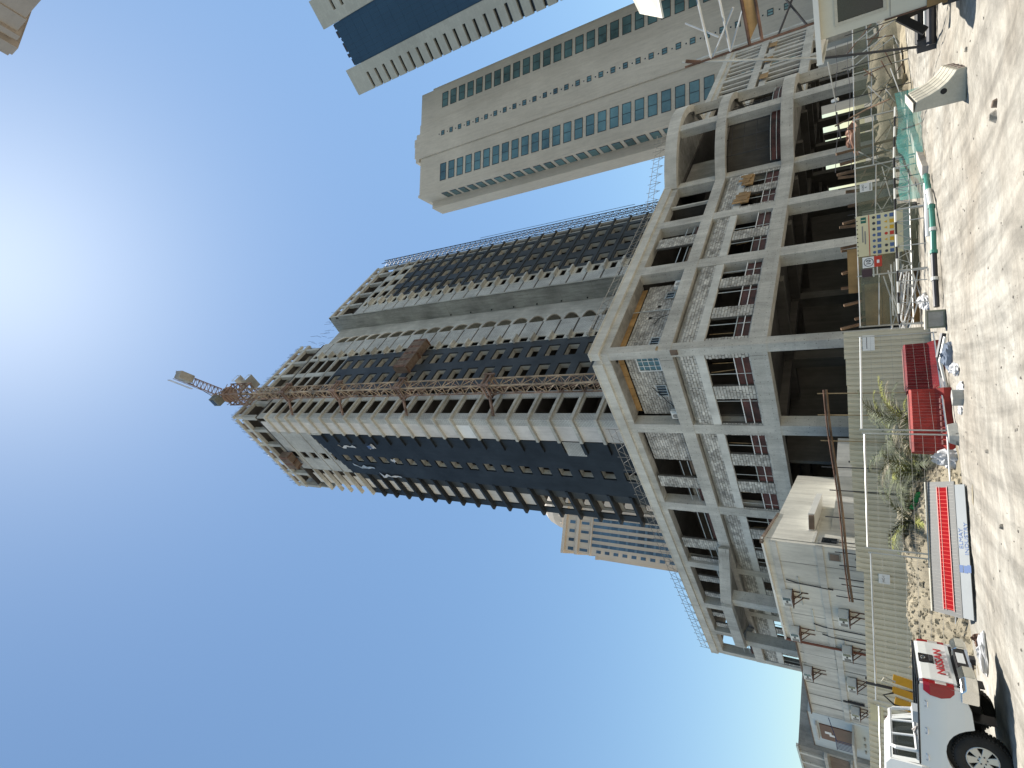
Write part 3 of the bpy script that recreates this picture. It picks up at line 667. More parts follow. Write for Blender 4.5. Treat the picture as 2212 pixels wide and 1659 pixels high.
# ledges that fold round the corner, and short ledge stubs
def ledge(z):
    mb = MB(); mb.prism([(TX-.38, TY-.38), (TX+4.9, TY-.38), (TX+4.9, TY+.1), (TX+.1, TY+.1), (TX+.1, TY+4.1), (TX-.38, TY+4.1)], z-.34, z+.06); return mb
L0 = ledge(0).build('corner_ledge', twr_lt, tow); C.objects.unlink(L0)
S0 = MB(); TB(S0, 'R', 17.0, 18.7, -.3, .04, -.75, .05); S0 = S0.build('ledge_stub', twr_lt, tow); C.objects.unlink(S0)
S2 = MB(); TB(S2, 'R', 36.2, 38.5, -.3, .04, -.8, .05); S2 = S2.build('ledge_stub', twr_lt, tow); C.objects.unlink(S2)
D0 = MB(); TB(D0, 'L', 15.25, 22.2, -.35, .08, -.16, .6); D0 = D0.build('dark_ledge', membrane_l, tow); C.objects.unlink(D0)
D1 = MB(); TB(D1, 'L', 15.25, 22.2, -.30, .05, -.12, .6); D1 = D1.build('pale_ledge', twr_lt, tow); C.objects.unlink(D1)
E0 = MB(); TB(E0, 'L', 4.1, 6.2, -.36, .08, -.42, .06); E0 = E0.build('dark_ledge', membrane_l, tow); C.objects.unlink(E0)
CS = MB(); CS.prism([(TX+22.5, TY+.15)]+[(TX+22.5+5.0*math.sin(R(t)), TY+4.1-3.9*math.cos(R(t))) for t in range(0, 91, 15)]+[(TX+22.5, TY+4.1)], -.3, 0)
CS = CS.build('curved_balcony', recess_m, tow); C.objects.unlink(CS)
CE = MB(); _o = [(TX+22.5+5.1*math.sin(R(t)), TY+4.1-4.0*math.cos(R(t))) for t in range(0, 91, 10)]; _i = [(TX+22.5+4.9*math.sin(R(t)), TY+4.1-3.8*math.cos(R(t))) for t in range(90, -1, -10)]
CE.prism(_o+_i, -.38, .12); CE = CE.build('balcony_edge', twr_lt, tow); C.objects.unlink(CE)
G2 = MB(); TB(G2, 'R', 38.6, 55, -.34, .02, -.22, .06); G2 = G2.build('slab_edge', membrane, tow); C.objects.unlink(G2)
G3 = MB(); TB(G3, 'R', 38.6, 55, -.34, .02, -.22, .06); G3 = G3.build('slab_edge', twr_lt, tow); C.objects.unlink(G3)
def li(o, z):
    c = o.copy(); C.objects.link(c); c.location = (0, 0, z); return c
for i, z in enumerate(LV[:-1]):
    h = LV[i+1]-z
    low = z < MEM_TOP-.5
    inst('blkR', z); inst('blkR2', z)
    if z < 99: inst('blkL', z)
    li(L0, z); li(S0, z); li(S2, z); li(CS, z); li(CE, z)
    inst('memR' if low else 'rawR', z); inst('ledR', z); inst('R2b', z); inst('R2s', z)
    inst('R2m' if z < 95 else 'R2r', z); li(G2 if z < 95 else G3, z)
    inst('R2e', z)
    inst('memL' if z < 86 else 'rawL', z)
    if not (z < 27): inst('whtL', z)
    else: inst('rawL', z).location.z = z
    (li(D0, z) if z < 84 else li(D1, z)); (inst('rec', z), inst('rec2', z)) if z < 84 else None
    if z > 46: inst('wht2', z)
    else: inst('recw', z)
    if z < 88: li(E0, z)
tp('block_infill', twr_blk, 'L', 4.15, 7.2, 20.5, 26.8, -.1, -.065); tp('block_infill', twr_blk, 'L', 4.15, 6.9, 33.8, 36.6, -.1, -.065)
tp('white_sheet', paper, 'L', 1.3, 4.0, 50.4, 53.2, -.0, .02)
# stepped upper edge of the dark coating on the left front
for k in range(9): tp('coating_edge', membrane_l, 'L', 4.6+k*1.2, 4.6+(k+1)*1.2, 86.6-.0, 90.0-k*.38, -.075, -.03)
# top storeys: bare frame
for f, xs_ in (('R', (0, 3.9, 7.8, 11.9, 16.2, 20.6)), ('L', (3.6, 8.0, 12.6, 17.2, 21.4))):
    for a in xs_:
        tp('column', twr, f, a, a+.75, 103.2, ROOF-.3, .02, .8); tp('column', twr_lt, f, a+.1, a+.75, ROOF, 110.4, .05, .7)
for a in (33.2, 37.5, 42, 46.5, 51, 54.2): tp('column', twr, 'R', a, a+.7, 103.2, ROOF-.3, .02, .8); tp('column', twr_lt, 'R', a, a+.7, ROOF, 110.3, .05, .7)
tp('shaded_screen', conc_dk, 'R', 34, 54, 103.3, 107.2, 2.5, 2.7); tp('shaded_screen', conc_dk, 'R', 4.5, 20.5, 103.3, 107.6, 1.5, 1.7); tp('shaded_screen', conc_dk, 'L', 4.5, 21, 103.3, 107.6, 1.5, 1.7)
for f, a, b in (('R', -.1, 22.5), ('L', .9, 22.2), ('R', 33.1, 55)):
    tp('roof_beam', twr_lt, f, a, b, ROOF-.3, ROOF+.55, -.1, .5)
    tp('top_ring_beam', twr_lt, f, a, b, 110.35, 110.9, -.12, .4)
    s = a+1.2
    while s < b-1.5:
        tp('formwork_panel', brown, f, s, s+random.uniform(1.6, 2.2), ROOF+.6, 110.3, .25, .3); s += random.choice((2.6, 3.2, 3.9))
mb = MB()
for f, a, b in (('R', .3, 22), ('L', .6, 22)):
    s = a
    while s < b:
        for k in range(7):
            u = s+k*.27
            if u > b: break
            x, y = (TX+u, TY+.1) if f == 'R' else (TX+.1, TY+u)
            hh = random.uniform(1.1, 1.6); MB.tube(mb, [(x, y, 110.8), (x+random.uniform(-.2, .2), y+random.uniform(-.2, .2), 110.9+hh)], .035, 4)
        s += 2.6
for k in range(26):
    x = TX+random.uniform(22.6, 36); y = TY+random.uniform(.2, 4.5); mb.tube([(x, y, 110.2), (x+random.uniform(-.5, .5), y+random.uniform(-.5, .5), 111.6+random.random())], .03, 4)
mb.build('starter_bars', steel_dk, tow, kind='stuff')
# recess and shear wall
box('shear_wall', shear, tow, TX+33.1, TX+33.45, TY-.06, TY+4.2, 12, 110.9)
for k in range(14): box('shear_wall_joint', conc_dk, tow, TX+33.085, TX+33.1, TY-.0, TY+4.1, 22+k*6.6, 22.06+k*6.6)
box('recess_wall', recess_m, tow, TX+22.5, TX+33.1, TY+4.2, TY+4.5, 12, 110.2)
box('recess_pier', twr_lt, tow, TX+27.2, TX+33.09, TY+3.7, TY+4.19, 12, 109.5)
for k in range(9): MB().tube([(TX+33.0, TY+3.2, 33+k*5.2), (TX+32.8, TY+3.2, 33+k*5.2)], .14, 6).build('drain_spout', black, tow)
# loading platforms boxed in brown sheet
def platform(face, s0, s1, z0, z1, lab):
    x, y = (TX+(s0+s1)/2, TY) if face == 'R' else (TX, TY+(s0+s1)/2)
    t = thing('loading_platform', (x, y, z0), lab, 'platform', group=None)
    def pb(nm, m, a, b, c, d, e, f): TB(MB(), face, a, b, c, d, e, f).build(nm, m, t)
    pb('deck', brown, s0, s1, z0, z0+.18, -1.9, -.45); n = int((s1-s0)/.55)
    for k in range(n):
        a = s0+(s1-s0)*k/n; pb('side_sheet', brown if k % 3 else rust, a+.02, a+(s1-s0)/n-.02, z0+.2, z1, -1.9, -1.83)
    for a in (s0, s1-.08): pb('end_sheet', brown, a, a+.08, z0+.2, z1, -1.8, -.45)
    for a in (s0+.1, (s0+s1)/2, s1-.3): pb('bracket', rust, a, a+.15, z0-.25, z0, -1.8, -.4)
platform('R', 10.5, 18.2, 68.6, 71.6, 'long brown boxed loading platform on the tower front right of the crane mast')
platform('L', 9.6, 13.4, 100.6, 103.4, 'brown boxed loading platform near the top of the left tower front')
# torn white sheeting flapping on the dark front
for i, (s, z, w_, h_, m, lab) in enumerate(((7.2, 79.5, .5, 4.6, cloth, 'narrow white strip of torn sheeting high on the dark left tower front'), (6.8, 74.5, 1.5, 1.7, cloth, 'kite shaped blue and white sheet caught on the dark left tower front'), (12.9, 79.0, .9, 5.4, galv, 'long slanting aluminium ladder frame on the dark left tower front'), (15.0, 73.5, .5, 5.2, cloth, 'white ragged strip hanging at the left edge of the dark tower front'), (10.4, 71.8, .9, 1.4, cloth, 'crumpled white sheet caught in a window opening of the dark tower front'))):
    mb = MB(); n = 6; vs = []
    for k in range(n+1):
        for j in (0, 1):
            vs.append((TX-.16-.22*random.random(), TY+s+(j-.5)*w_*random.uniform(.5, 1)+.12*k*random.uniform(-1, 1), z+h_*k/n))
    mb.add(vs, [(2*k, 2*k+1, 2*k+3, 2*k+2) for k in range(n)])
    mb.add([(a+.03, b, c) for a, b, c in vs], [(2*k, 2*k+2, 2*k+3, 2*k+1) for k in range(n)])
    t = mb.build('torn_sheet', m, label=lab, cat='sheet', org=(TX-.2, TY+s, z))
    if i == 1: TB(MB(), 'L', s-.5, s+.2, z+.3, z+1.2, -.6, -.55).build('blue_patch', blueink, t, org=None).location = -Vector(t.location)
# climbing hoist rail at the far right edge
hm = thing('climbing_hoist_mast', (TX+56.3, TY-.4, 12), 'slim lattice hoist mast running up the far right edge of the right tower wing', 'hoist')
mb = MB(); hx, hy = TX+55.4, TY-.9
for dx in (0, 1.5):
    for dy in (0, 1.0): MB().tube([(hx+dx, hy+dy, 14), (hx+dx, hy+dy, 109)], .09, 5).build('mast_rail', steel_dk, hm)
z = 14; k = 0
while z < 107.5:
    for dy in (0, 1.0):
        mb.tube([(hx, hy+dy, z), (hx+1.5, hy+dy, z)], .05, 4); mb.tube([(hx, hy+dy, z), (hx+1.5, hy+dy, z+1.5)], .05, 4); mb.tube([(hx+1.5, hy+dy, z), (hx, hy+dy, z+1.5)], .05, 4)
    for dx in (0, 1.5): mb.tube([(hx+dx, hy, z), (hx+dx, hy+1, z+1.5)], .04, 4)
    z += 1.5; k += 1
    if k % 8 == 0: MB().bar((hx-.6, hy+.5, z), (hx+.2, hy+.9, z), .12).build('wall_tie', steel_dk, hm)
mb.build('lattice', steel_dk, hm)
MB().tube([(hx+2.6, hy, 40), (hx+2.6, hy, 78)], .05, 5).build('power_cable', steel_dk, hm)

# ------------------------------------------------------------------ tower crane
KX, KY = 45.7, 41.3
cr = thing('tower_crane', (KX, KY, 0), 'rusty orange lattice tower crane climbing in front of the unfinished tower', 'crane')
hw = .75; mb = MB(); mr_ = MB()
for sx in (-hw, hw):
    for sy in (-hw, hw): MB().bar((KX+sx, KY+sy, 0), (KX+sx, KY+sy, 109.5), .16).build('mast_leg', crane_m if sy < 0 else crane_red, cr)
z = 13.0; k = 0
while z < 109:
    q = 1.7
    for f in range(4):
        a = ((-hw, -hw), (hw, -hw), (hw, hw), (-hw, hw)); p, s_ = a[f], a[(f+1) % 4]; tgt = mb if f == 0 or f == 3 else mr_
        tgt.bar((KX+p[0], KY+p[1], z), (KX+s_[0], KY+s_[1], z), .09)
        if k % 2: p, s_ = s_, p
        tgt.bar((KX+p[0], KY+p[1], z), (KX+s_[0], KY+s_[1], z+q), .085)
    mb.bar((KX-.3, KY-.3, z), (KX-.3, KY+.4, z+q), .06)
    z += q; k += 1
mb.build('lattice', crane_m, cr); mr_.build('rear_lattice', crane_red, cr)
for z in (27.5, 46, 62.5, 77.5, 91.5):   # collars tied back to the tower
    mb = MB()
    for zz in (z-.35, z+.35):
        mb.bar((KX-1.25, KY-1.15, zz), (KX+1.25, KY-1.15, zz), .22); mb.bar((KX-1.25, KY+1.15, zz), (KX+1.25, KY+1.15, zz), .22); mb.bar((KX-1.15, KY-1.25, zz), (KX-1.15, KY+1.25, zz), .22); mb.bar((KX+1.15, KY-1.25, zz), (KX+1.15, KY+1.25, zz), .22)
    for sx in (-1, 1): mb.bar((KX+sx*1.1, KY-1.2, z-.9), (KX+sx*1.1, KY-1.2, z+.9), .26)
    mb.build('collar', crane_red if z > 30 else crane_m, cr)
    mb = MB(); mb.bar((KX-1.1, KY+1.1, z), (TX+.6, TY-.1, z), .3); mb.bar((KX+1.1, KY+1.1, z), (TX+6.2, TY-.1, z), .3); mb.bar((KX-1.1, KY+1.1, z), (TX+6.2, TY-.1, z), .16)
    mb.build('wall_tie', crane_red if z > 30 else crane_m, cr)
# climbing frame, slewing ring, cab
mb = MB()
for zz in (104.2, 106.2, 108.2, 110.2):
    for a, b in (((-1.5, -1.5), (1.5, -1.5)), ((1.5, -1.5), (1.5, 1.5)), ((1.5, 1.5), (-1.5, 1.5)), ((-1.5, 1.5), (-1.5, -1.5))):
        mb.bar((KX+a[0], KY+a[1], zz), (KX+b[0], KY+b[1], zz), .16); mb.bar((KX+a[0], KY+a[1], zz), (KX+b[0], KY+b[1], zz+2), .1)
for sx in (-1.5, 1.5):
    for sy in (-1.5, 1.5): mb.bar((KX+sx, KY+sy, 103.6), (KX+sx, KY+sy, 111), .18)
mb.build('climbing_frame', crane_red, cr)
MB().lathe([(0, 111), (1.6, 111), (1.6, 111.7), (1.2, 112.2), (0, 112.2)], (KX, KY, 0), 'z', 20).build('slewing_ring', crane_red, cr)
for zz in (105.0, 108.8):
    mb = MB()
    for s_ in (0, 1.1): mb.tube([(KX+1.6, KY-2.2, zz+s_), (KX+3.3, KY-2.2, zz+s_), (KX+3.3, KY+.5, zz+s_)], .05, 5)
    mb.box(KX+1.55, KX+3.3, KY-2.2, KY+.5, zz-.08, zz); mb.build('service_platform', galv, cr)
    for q in ((1.6, -2.2), (3.3, -2.2), (3.3, .5)): MB().tube([(KX+q[0], KY+q[1], zz), (KX+q[0], KY+q[1], zz+1.1)], .05, 5).build('handrail_post', galv, cr)
mb = MB(); mb.box(KX-2.9, KX-1.55, KY-1.4, KY+.4, 111.4, 113.6); cab = mb.build('cab', recess_m, cr); box('cab_window', dark_gl, cab, KX-2.95, KX-2.91, KY-1.2, KY+.2, 112.2, 113.3)
for sx in (-1, 1): MB().bar((KX+sx*.8, KY-.8, 112.2), (KX, KY+.2, 118.5), .18).build('head_strut', crane_m, cr); MB().bar((KX+sx*.8, KY+1, 112.2), (KX, KY+.2, 118.5), .18).build('head_strut', crane_m, cr)
dj = Vector((-4.4, -9.6, 0)).normalized(); nj = Vector((-dj.y, dj.x, 0)); KC = Vector((KX, KY, 112.6))
mb = MB()
for s_ in (-.75, .75):
    a, b = KC+nj*s_+dj*1.2, KC+nj*s_*.9+dj*10.2; MB().bar(a, b, .16, .26).build('counter_jib_beam', crane_red, cr)
    u, v = a+Vector((0, 0, 1.1)), b+Vector((0, 0, 1.1)); mb.tube([u, v], .05, 5)
    for k in range(10): p = a+(b-a)*k/9; mb.tube([p, p+Vector((0, 0, 1.1))], .035, 4)
for k in range(12):
    p = KC+dj*(1.3+k*.78); mb.bar(p-nj*.75, p+nj*.75, .12); mb.bar(p-nj*.75, p+dj*.78+nj*.75, .07)
mb.build('counter_jib_bracing', crane_red, cr)
MB().bar(KC+dj*7.9+Vector((0, 0, -1.0)), KC+dj*10.6+Vector((0, 0, -1.0)), 1.5, 2.0).build('counterweight', conc_dk, cr, bevel=.15)
MB().tube([KC+dj*10+Vector((0, 0, .2)), Vector((KX, KY+.2, 118.4))], .06, 5).build('pendant_bar', steel_dk, cr)
MB().tube([KC+dj*6.5-nj*1.3+Vector((0, 0, .2)), KC+dj*6.5-nj*1.3+Vector((0, 0, 1.0)), KC+dj*11-nj*1.3+Vector((0, 0, 1.0)), KC+dj*11-nj*1.3+Vector((0, 0, .2)), KC+dj*6.5-nj*1.3+Vector((0, 0, .2))], .06, 5).build('end_handrail', galv, cr)
mb = MB()
for s_ in (-.6, .6): mb.bar(KC+nj*s_-dj*1.2, KC+nj*s_-dj*34, .16)
mb.bar(KC-dj*1.2+Vector((0, 0, 1.3)), KC-dj*34+Vector((0, 0, 1.3)), .16)
for k in range(22):
    p = KC-dj*(1.2+k*1.5); t_ = p-dj*.75+Vector((0, 0, 1.3)); q = p-dj*1.5
    for s_ in (-.6, .6): mb.bar(p+nj*s_, t_, .08); mb.bar(t_, q+nj*s_, .08)
mb.build('jib', crane_m, cr)

# ------------------------------------------------------------------ beige apartment tower behind
def pts_dir(azd): return Vector((math.cos(R(azd)), math.sin(R(azd)), 0))
BA, BB = Vector(pol(7.96, 169)), Vector(pol(15.85, 153)); bd = (BB-BA).normalized()      # along the front, towards the left
bn = Vector((bd.y, -bd.x, 0));
if bn.dot(BA) > 0: bn = -bn                       # outward, towards the street
FL = 3.5
bt = thing('beige_apartment_tower', (BB.x, BB.y, 0), 'tall sand coloured apartment tower with three columns of teal windows, right of the unfinished tower', 'building')
e = Matrix(((bd.x, -bn.x, 0, 0), (bd.y, -bn.y, 0, 0), (0, 0, 1, 0), (0, 0, 0, 1)))
def bl(u, d, z): return (BB.x+bd.x*u-bn.x*d, BB.y+bd.y*u-bn.y*d, z)        # u to the left, d behind the front
def BX_(mb, u0, u1, d0, d1, z0, z1): return mb.hexa([bl(u0, d0, z0), bl(u1, d0, z0), bl(u1, d1, z0), bl(u0, d1, z0), bl(u0, d0, z1), bl(u1, d0, z1), bl(u1, d1, z1), bl(u0, d1, z1)])
u7 = -30.2; uR = -32.2
def bpart(nm, m, *a, **k): return BX_(MB(), *a).build(nm, m, bt, **k)
ZT = 127.2
# flat planes at slightly different depths, as the cladding steps
secs = [(uR+0, -8.5, -.0), (-23.5, -22.8, .25)]
bpart('wall', beige, uR, -21.2, .4, 14, 0, ZT); bpart('wall', beige, -21.2, -9.5, 0, 14, 0, ZT); bpart('wall', beige, -9.5, 3.2, .45, 14, 0, ZT-.3); bpart('roof_step', beige, -18.2, -8.4, .06, 12, ZT+.002, ZT+1.5)
bpart('roof_box', beige, -16.9, -14.2, .3, 8, ZT+1.502, ZT+2.6); bpart('roof_box', beige, -13.8, -10.2, .25, 8, ZT+1.502, ZT+2.3)
bpart('corner_fin', beige, 3.2, 4.0, .1, 14, 0, ZT-.1); bpart('wall', beige, 4.0, 6.3, 5.2, 10.5, 0, ZT-2.0)
bpart('edge_fin', beige, uR-1.1, uR, 1.0, 22, 0, ZT-4.5)
def win(u0, u1, z, h, d, tc, face='F', m=None):
    mm = m or glass_t
    fr = MB(); t_ = .12
    for a, b, c, d_ in ((u0, u1, z, z+t_), (u0, u1, z+h-t_, z+h), (u0, u0+t_, z+t_, z+h-t_), (u1-t_, u1, z+t_, z+h-t_), ((u0+u1)/2-.05, (u0+u1)/2+.05, z+t_, z+h-t_)): BX_(fr, a, b, d-.10, d+.05, c, d_)
    w_ = fr.build('window', steel_dk, bt, org=bl(u0, d, z)); w_.location = Vector(bl(u0, d, z))-ORG[bt]
    p = BX_(MB(), u0+t_, u1-t_, d-.03, d-.01, z+t_, z+h-t_).build('pane', mm, w_, org=bl(u0, d, z)); p.location = (0, 0, 0)
    return w_
protos = {}
for zi in range(33):
    z = 14+zi*FL
    if z > 118: break
    for key, u0, u1, h, d in (('a', -29.9, -24.9, 2.5, .4), ('b', -16.6, -15.0, 1.35, 0), ('c', -5.6, .2, 2.5, .45)):
        zz = z+(.8 if key == 'b' else 0)
        if key not in protos: protos[key] = (win(u0, u1, zz, h, d, 0), zz)
        else:
            c = copy_tree(protos[key][0]); c.location = protos[key][0].location+Vector((0, 0, zz-protos[key][1]))
    if 'v' not in protos: protos['v'] = (bpart('vent', dark_gl, -15.9, -15.5, -.02, .1, z+2.9, z+3.25), z)
    else: c = protos['v'][0].copy(); C.objects.link(c); c.location = protos['v'][0].location+Vector((0, 0, z-protos['v'][1]))
# narrow side windows on the return wall
sp = None
for zi in range(30):
    z = 14+zi*FL
    if sp is None:
        mb = MB(); BX_(mb, 4.0, 4.12, 1.2, 4.6, z, z+2.4); sp = mb.build('side_window', steel_dk, bt); z0s = z
        BX_(MB(), 4.12, 4.14, 1.35, 4.45, z+.15, z+2.25).build('pane', glass_t, sp)
    else: c = copy_tree(sp); c.location = sp.location+Vector((0, 0, z-z0s))

# ------------------------------------------------------------------ glass tower, upper right
gt = thing('blue_glass_tower', (160.8, 11.7, 0), 'tall tower with a dark blue glass front between two grey strips with slits', 'building')
GX = 160.8
def gb(nm, m, y0, y1, z0, z1, d0, d1, **k): return MB().box(GX+d0, GX+d1, y0, y1, z0, z1).build(nm, m, gt, **k)
gb('core', stone_g, -17.5, 11.3, 0, 137, 1.2, 28)
for (y0, y1) in ((3.85, 11.75), (-16.4, -8.5)):
    segs = []; z = 134.9
    inner = y0+2.9 if y0 > 0 else y1-2.9
    hs = [((inner, y1+.1) if y0 > 0 else (y0-.1, inner))+(134.9-3.6*k, 134.9-3.6*k+1.05) for k in range(34)]
    mb = MB()
    for a, b, c, d in holes(y0, y1, 8, 143.3, hs): mb.box(GX, GX+1.0, a, b, c, d)
    mb.build('stone_strip', stone_g, gt); gb('slit_glazing', dark_gl, y0+.3, y1-.3, 8, 140, .8, 1.1)
gb('curtain_wall_backing', steel_dk, -8.4, 3.8, 8, 139, .7, 1.1)
pn = None
for i in range(9):
    for j in range(30):
        y = -8.45+i*1.36; z = 139.0-(j+1)*3.6
        if pn is None: pn = gb('glass_pane', glass_b, y+.02, y+1.34, z+.02, z+3.58, .55, .62); py, pz = y, z
        else: c = pn.copy(); C.objects.link(c); c.location = pn.location+Vector((0, y-py, z-pz))
for k, (a_, b_, h_) in enumerate(((-8.3, -6.9, .5), (-6.5, -4.6, .9), (-4.2, -3.5, .3), (-3.0, -.4, .7), (.1, 1.2, 1.0), (1.8, 3.6, .4))): gb('roof_louvre', steel_dk, a_, b_, 139, 139+h_, .6, 1.2)

# ------------------------------------------------------------------ domed hotel, behind left
ht = thing('domed_hotel_tower', (*pol(58.5, 197)[:2], 0), 'cream classical hotel tower with blue window bands, half hidden behind the unfinished tower', 'building')
ho = Vector(pol(58.5, 197)); hr = Vector((math.sin(R(58.5)), -math.cos(R(58.5)), 0)); hb = Vector((math.cos(R(58.5)), math.sin(R(58.5)), 0))
def hl(u, d, z): p = ho+hr*u+hb*d; return (p.x, p.y, z)      # u to the right, d away
def HX(mb, u0, u1, d0, d1, z0, z1): return mb.hexa([hl(u0, d0, z0), hl(u1, d0, z0), hl(u1, d1, z0), hl(u0, d1, z0), hl(u0, d0, z1), hl(u1, d0, z1), hl(u1, d1, z1), hl(u0, d1, z1)])
def hp(nm, m, *a, par=None, **k): return HX(MB(), *a).build(nm, m, par or ht, **k)
hp('wall', hotel_m, -9.2, 16, 0.5, 26, 0, 97.5); hp('cornice', hotel_m, -9.9, 16, -.4, 26, 97.5, 98.6); hp('attic', hotel_m, -8.9, 16, .2, 26, 98.6, 103); hp('cornice', hotel_m, -10.1, 16, -.8, 26, 103, 104.2)
hp('side_block', hotel_m, -10.6, -9.2, 3, 26, 0, 90.5); hp('cornice', hotel_m, -10.8, -9.1, 2.8, 26, 90.5, 91.2)
hp('base_cornice', hotel_m, -9.6, 16, .1, 26, 92.2, 92.8)
MB().lathe([(0, 119.5), (3, 119), (6, 117.5), (8.6, 114.5), (10, 111), (10.6, 107), (11.2, 106.8), (11.2, 104.2), (0, 104.2)], hl(9.3, 11, 0), 'z', 28).build('dome', hotel_m, ht, smooth=False)
for k in range(10): MB().lathe([(0, 107.8), (.35, 107.4), (.45, 106.9), (.2, 106.3)], hl(9.3-11.0*math.cos(k*.31-.2), 11-11.0*math.sin(k*.31-.2), 0), 'z', 8).build('finial', hotel_m, ht)
for i, u in enumerate((-6.2, -3.9, -1.6, .7, 3.0, 5.3)):
    bnd = hp('window_band', hotel_gl, u, u+1.15, .34, .42, 18, 92)
    hp('band_frame', hotel_m, u+1.15, u+1.35, .2, .45, 18, 92); hp('band_frame', hotel_m, u-.2, u, .2, .45, 18, 92)
    mb = MB()
    for k in range(21): HX(mb, u, u+1.15, .3, .36, 19+k*3.45, 19.9+k*3.45)
    mb.build('band_spandrels', mat('spandrel_blue', (.10, .17, .23), rough=.5, var=.1, bump=0), bnd, kind='stuff')
for k in range(21):
    z = 19+k*3.45; f_ = hp('window', hotel_m, -8.6, -7.0, .30, .5, z-.2, z+2.1); hp('pane', hotel_gl, -8.35, -7.25, .26, .31, z, z+1.85, par=f_)
for u in (-7.9, -4.6, -1.3, 2.0, 5.3):
    f_ = hp('arched_window', hotel_m, u-.9, u+.9, 0, .3, 99.0, 102.3); hp('pane', hotel_gl, u-.6, u+.6, -.06, 0.0, 99.3, 101.6, par=f_)
    MB().lathe([(0, 0), (.6, 0), (.6, .06), (0, .06)], (0, 0, 0), 'y', 16)
    f2 = hp('tall_window', hotel_m, u-.8, u+.8, .2, .5, 93.2, 97.0); hp('pane', hotel_gl, u-.5, u+.5, .12, .2, 93.5, 96.7, par=f2)

# ------------------------------------------------------------------ corner of the tower overhead (upper right of the scene)
ct = thing('brown_stone_tower', (*pol(-21.5, 41)[:2], 0), 'brown stone tower top with stepped cornice, only its corner showing against the sky', 'building')
c0 = Vector(pol(-20.8, 40)); ca, cb_ = pts_dir(-33), pts_dir(-123)
def cbx(nm, m, inset, z0, z1):
    p = c0+ca*inset+cb_*inset; q = [p, p+ca*24, p+ca*24+cb_*24, p+cb_*24]
    return MB().prism([(v.x, v.y) for v in q], z0, z1).build(nm, m, ct)
cbx('shaft', tile_m, 0, 0, 66.5); cbx('frieze', tile_m, -.12, 66.5, 69.2); cbx('cornice', tile_m, -.45, 69.2, 70.2); cbx('cornice', tile_m, -.2, 70.2, 70.8); cbx('cornice', tile_m, -.8, 70.8, 72.6); cbx('cornice', tile_m, -.65, 72.6, 73.4)
for k in range(6):
    for z in (58, 62.4, 66.9):
        a = c0+cb_*(1.9+k*3.4)-ca*.03; b = c0+cb_*(3.5+k*3.4)-ca*.03
        MB().bar((a.x, a.y, z+1), (b.x, b.y, z+1), .12, 1.9).build('window', dark_gl, ct)
# ------------------------------------------------------------------ white site office building on the left
of = thing('site_office_building', (14, 26, 0), 'dirty cream two storey site office with stained walls behind the corrugated hoarding', 'building')
WX = 14.0
def ob(nm, m, *a, **k): return MB().box(*a).build(nm, m, k.pop('par', of), **k)
EW = [(WX, 21.9), (19.6, 26.8)]
mb = MB(); mb.prism([(WX, 21.9), (WX, 30.6), (24, 30.6), (24, 30.0), (17.45, 24.92)], 0, 5.78); mb.build('wall', sandm, of)
mb = MB(); mb.prism([(WX+.02, 30.6), (WX+.02, 40.0), (24, 40.0), (24, 30.6)], 0, 5.35); mb.build('rear_wall', plaster, of)
mb = MB(); mb.prism([(15.2, 23.1), (19.5, 26.9), (24, 30.0), (24, 26.5), (20.6, 25.6), (19.9, 26.3)], 0, 3.45); mb.build('lower_wing', plaster, of)
ob('roof_edge', white_p, WX-.14, WX+.06, 21.8, 30.62, 5.78, 5.86); ob('roof_edge', brown, WX-.1, WX+.06, 30.62, 40.02, 5.35, 5.41)
mb = MB(); mb.hexa([(13.9, 21.75, 5.78), (17.6, 25.0, 5.78), (17.5, 25.1, 5.78), (13.8, 21.9, 5.78), (13.9, 21.75, 5.9), (17.6, 25.0, 5.86), (17.5, 25.1, 5.86), (13.8, 21.9, 5.9)]); mb.build('roof_edge', brown, of)
for y0, y1, z0, z1 in ((21.9, 30.55, 3.60, 3.86), (30.6, 40, 3.38, 3.66), (21.9, 30.4, 5.30, 5.52)): ob('string_course', plaster, WX-.06, WX+.03, y0, y1, z0, z1)
for y in (23.4, 25.1, 27.9, 29.3, 32.0, 33.2, 35.6, 37.2, 38.6): ob('panel_joint', conc_dk, WX-.012, WX+.03, y, y+.035, .3, 5.3)
for y, z, l in ((24.5, 4.7, 2.4), (27.2, 4.35, 2.1), (29.6, 3.2, 1.4)): ob('conduit', galv, WX-.05, WX-.0, y, y+l, z, z+.04)
MB().tube([(WX-.1, 30.62, 5.8), (WX-.1, 30.62, .3)], .06, 8).build('downpipe', brownp, of)
for y, z, l in ((28.5, 4.4, 3.6), (29.4, 4.1, 3.2), (24.8, 5.2, 1.8)): MB().tube([(WX-.06, y, z), (WX-.06, y+.15, z-.4), (WX-.06, y+.3, z-l)], .03, 5).build('loose_cable', steel_dk, of)
ob('downpipe', steel_dk, WX-.14, WX-.02, 36.8, 36.9, 2.6, 3.6)
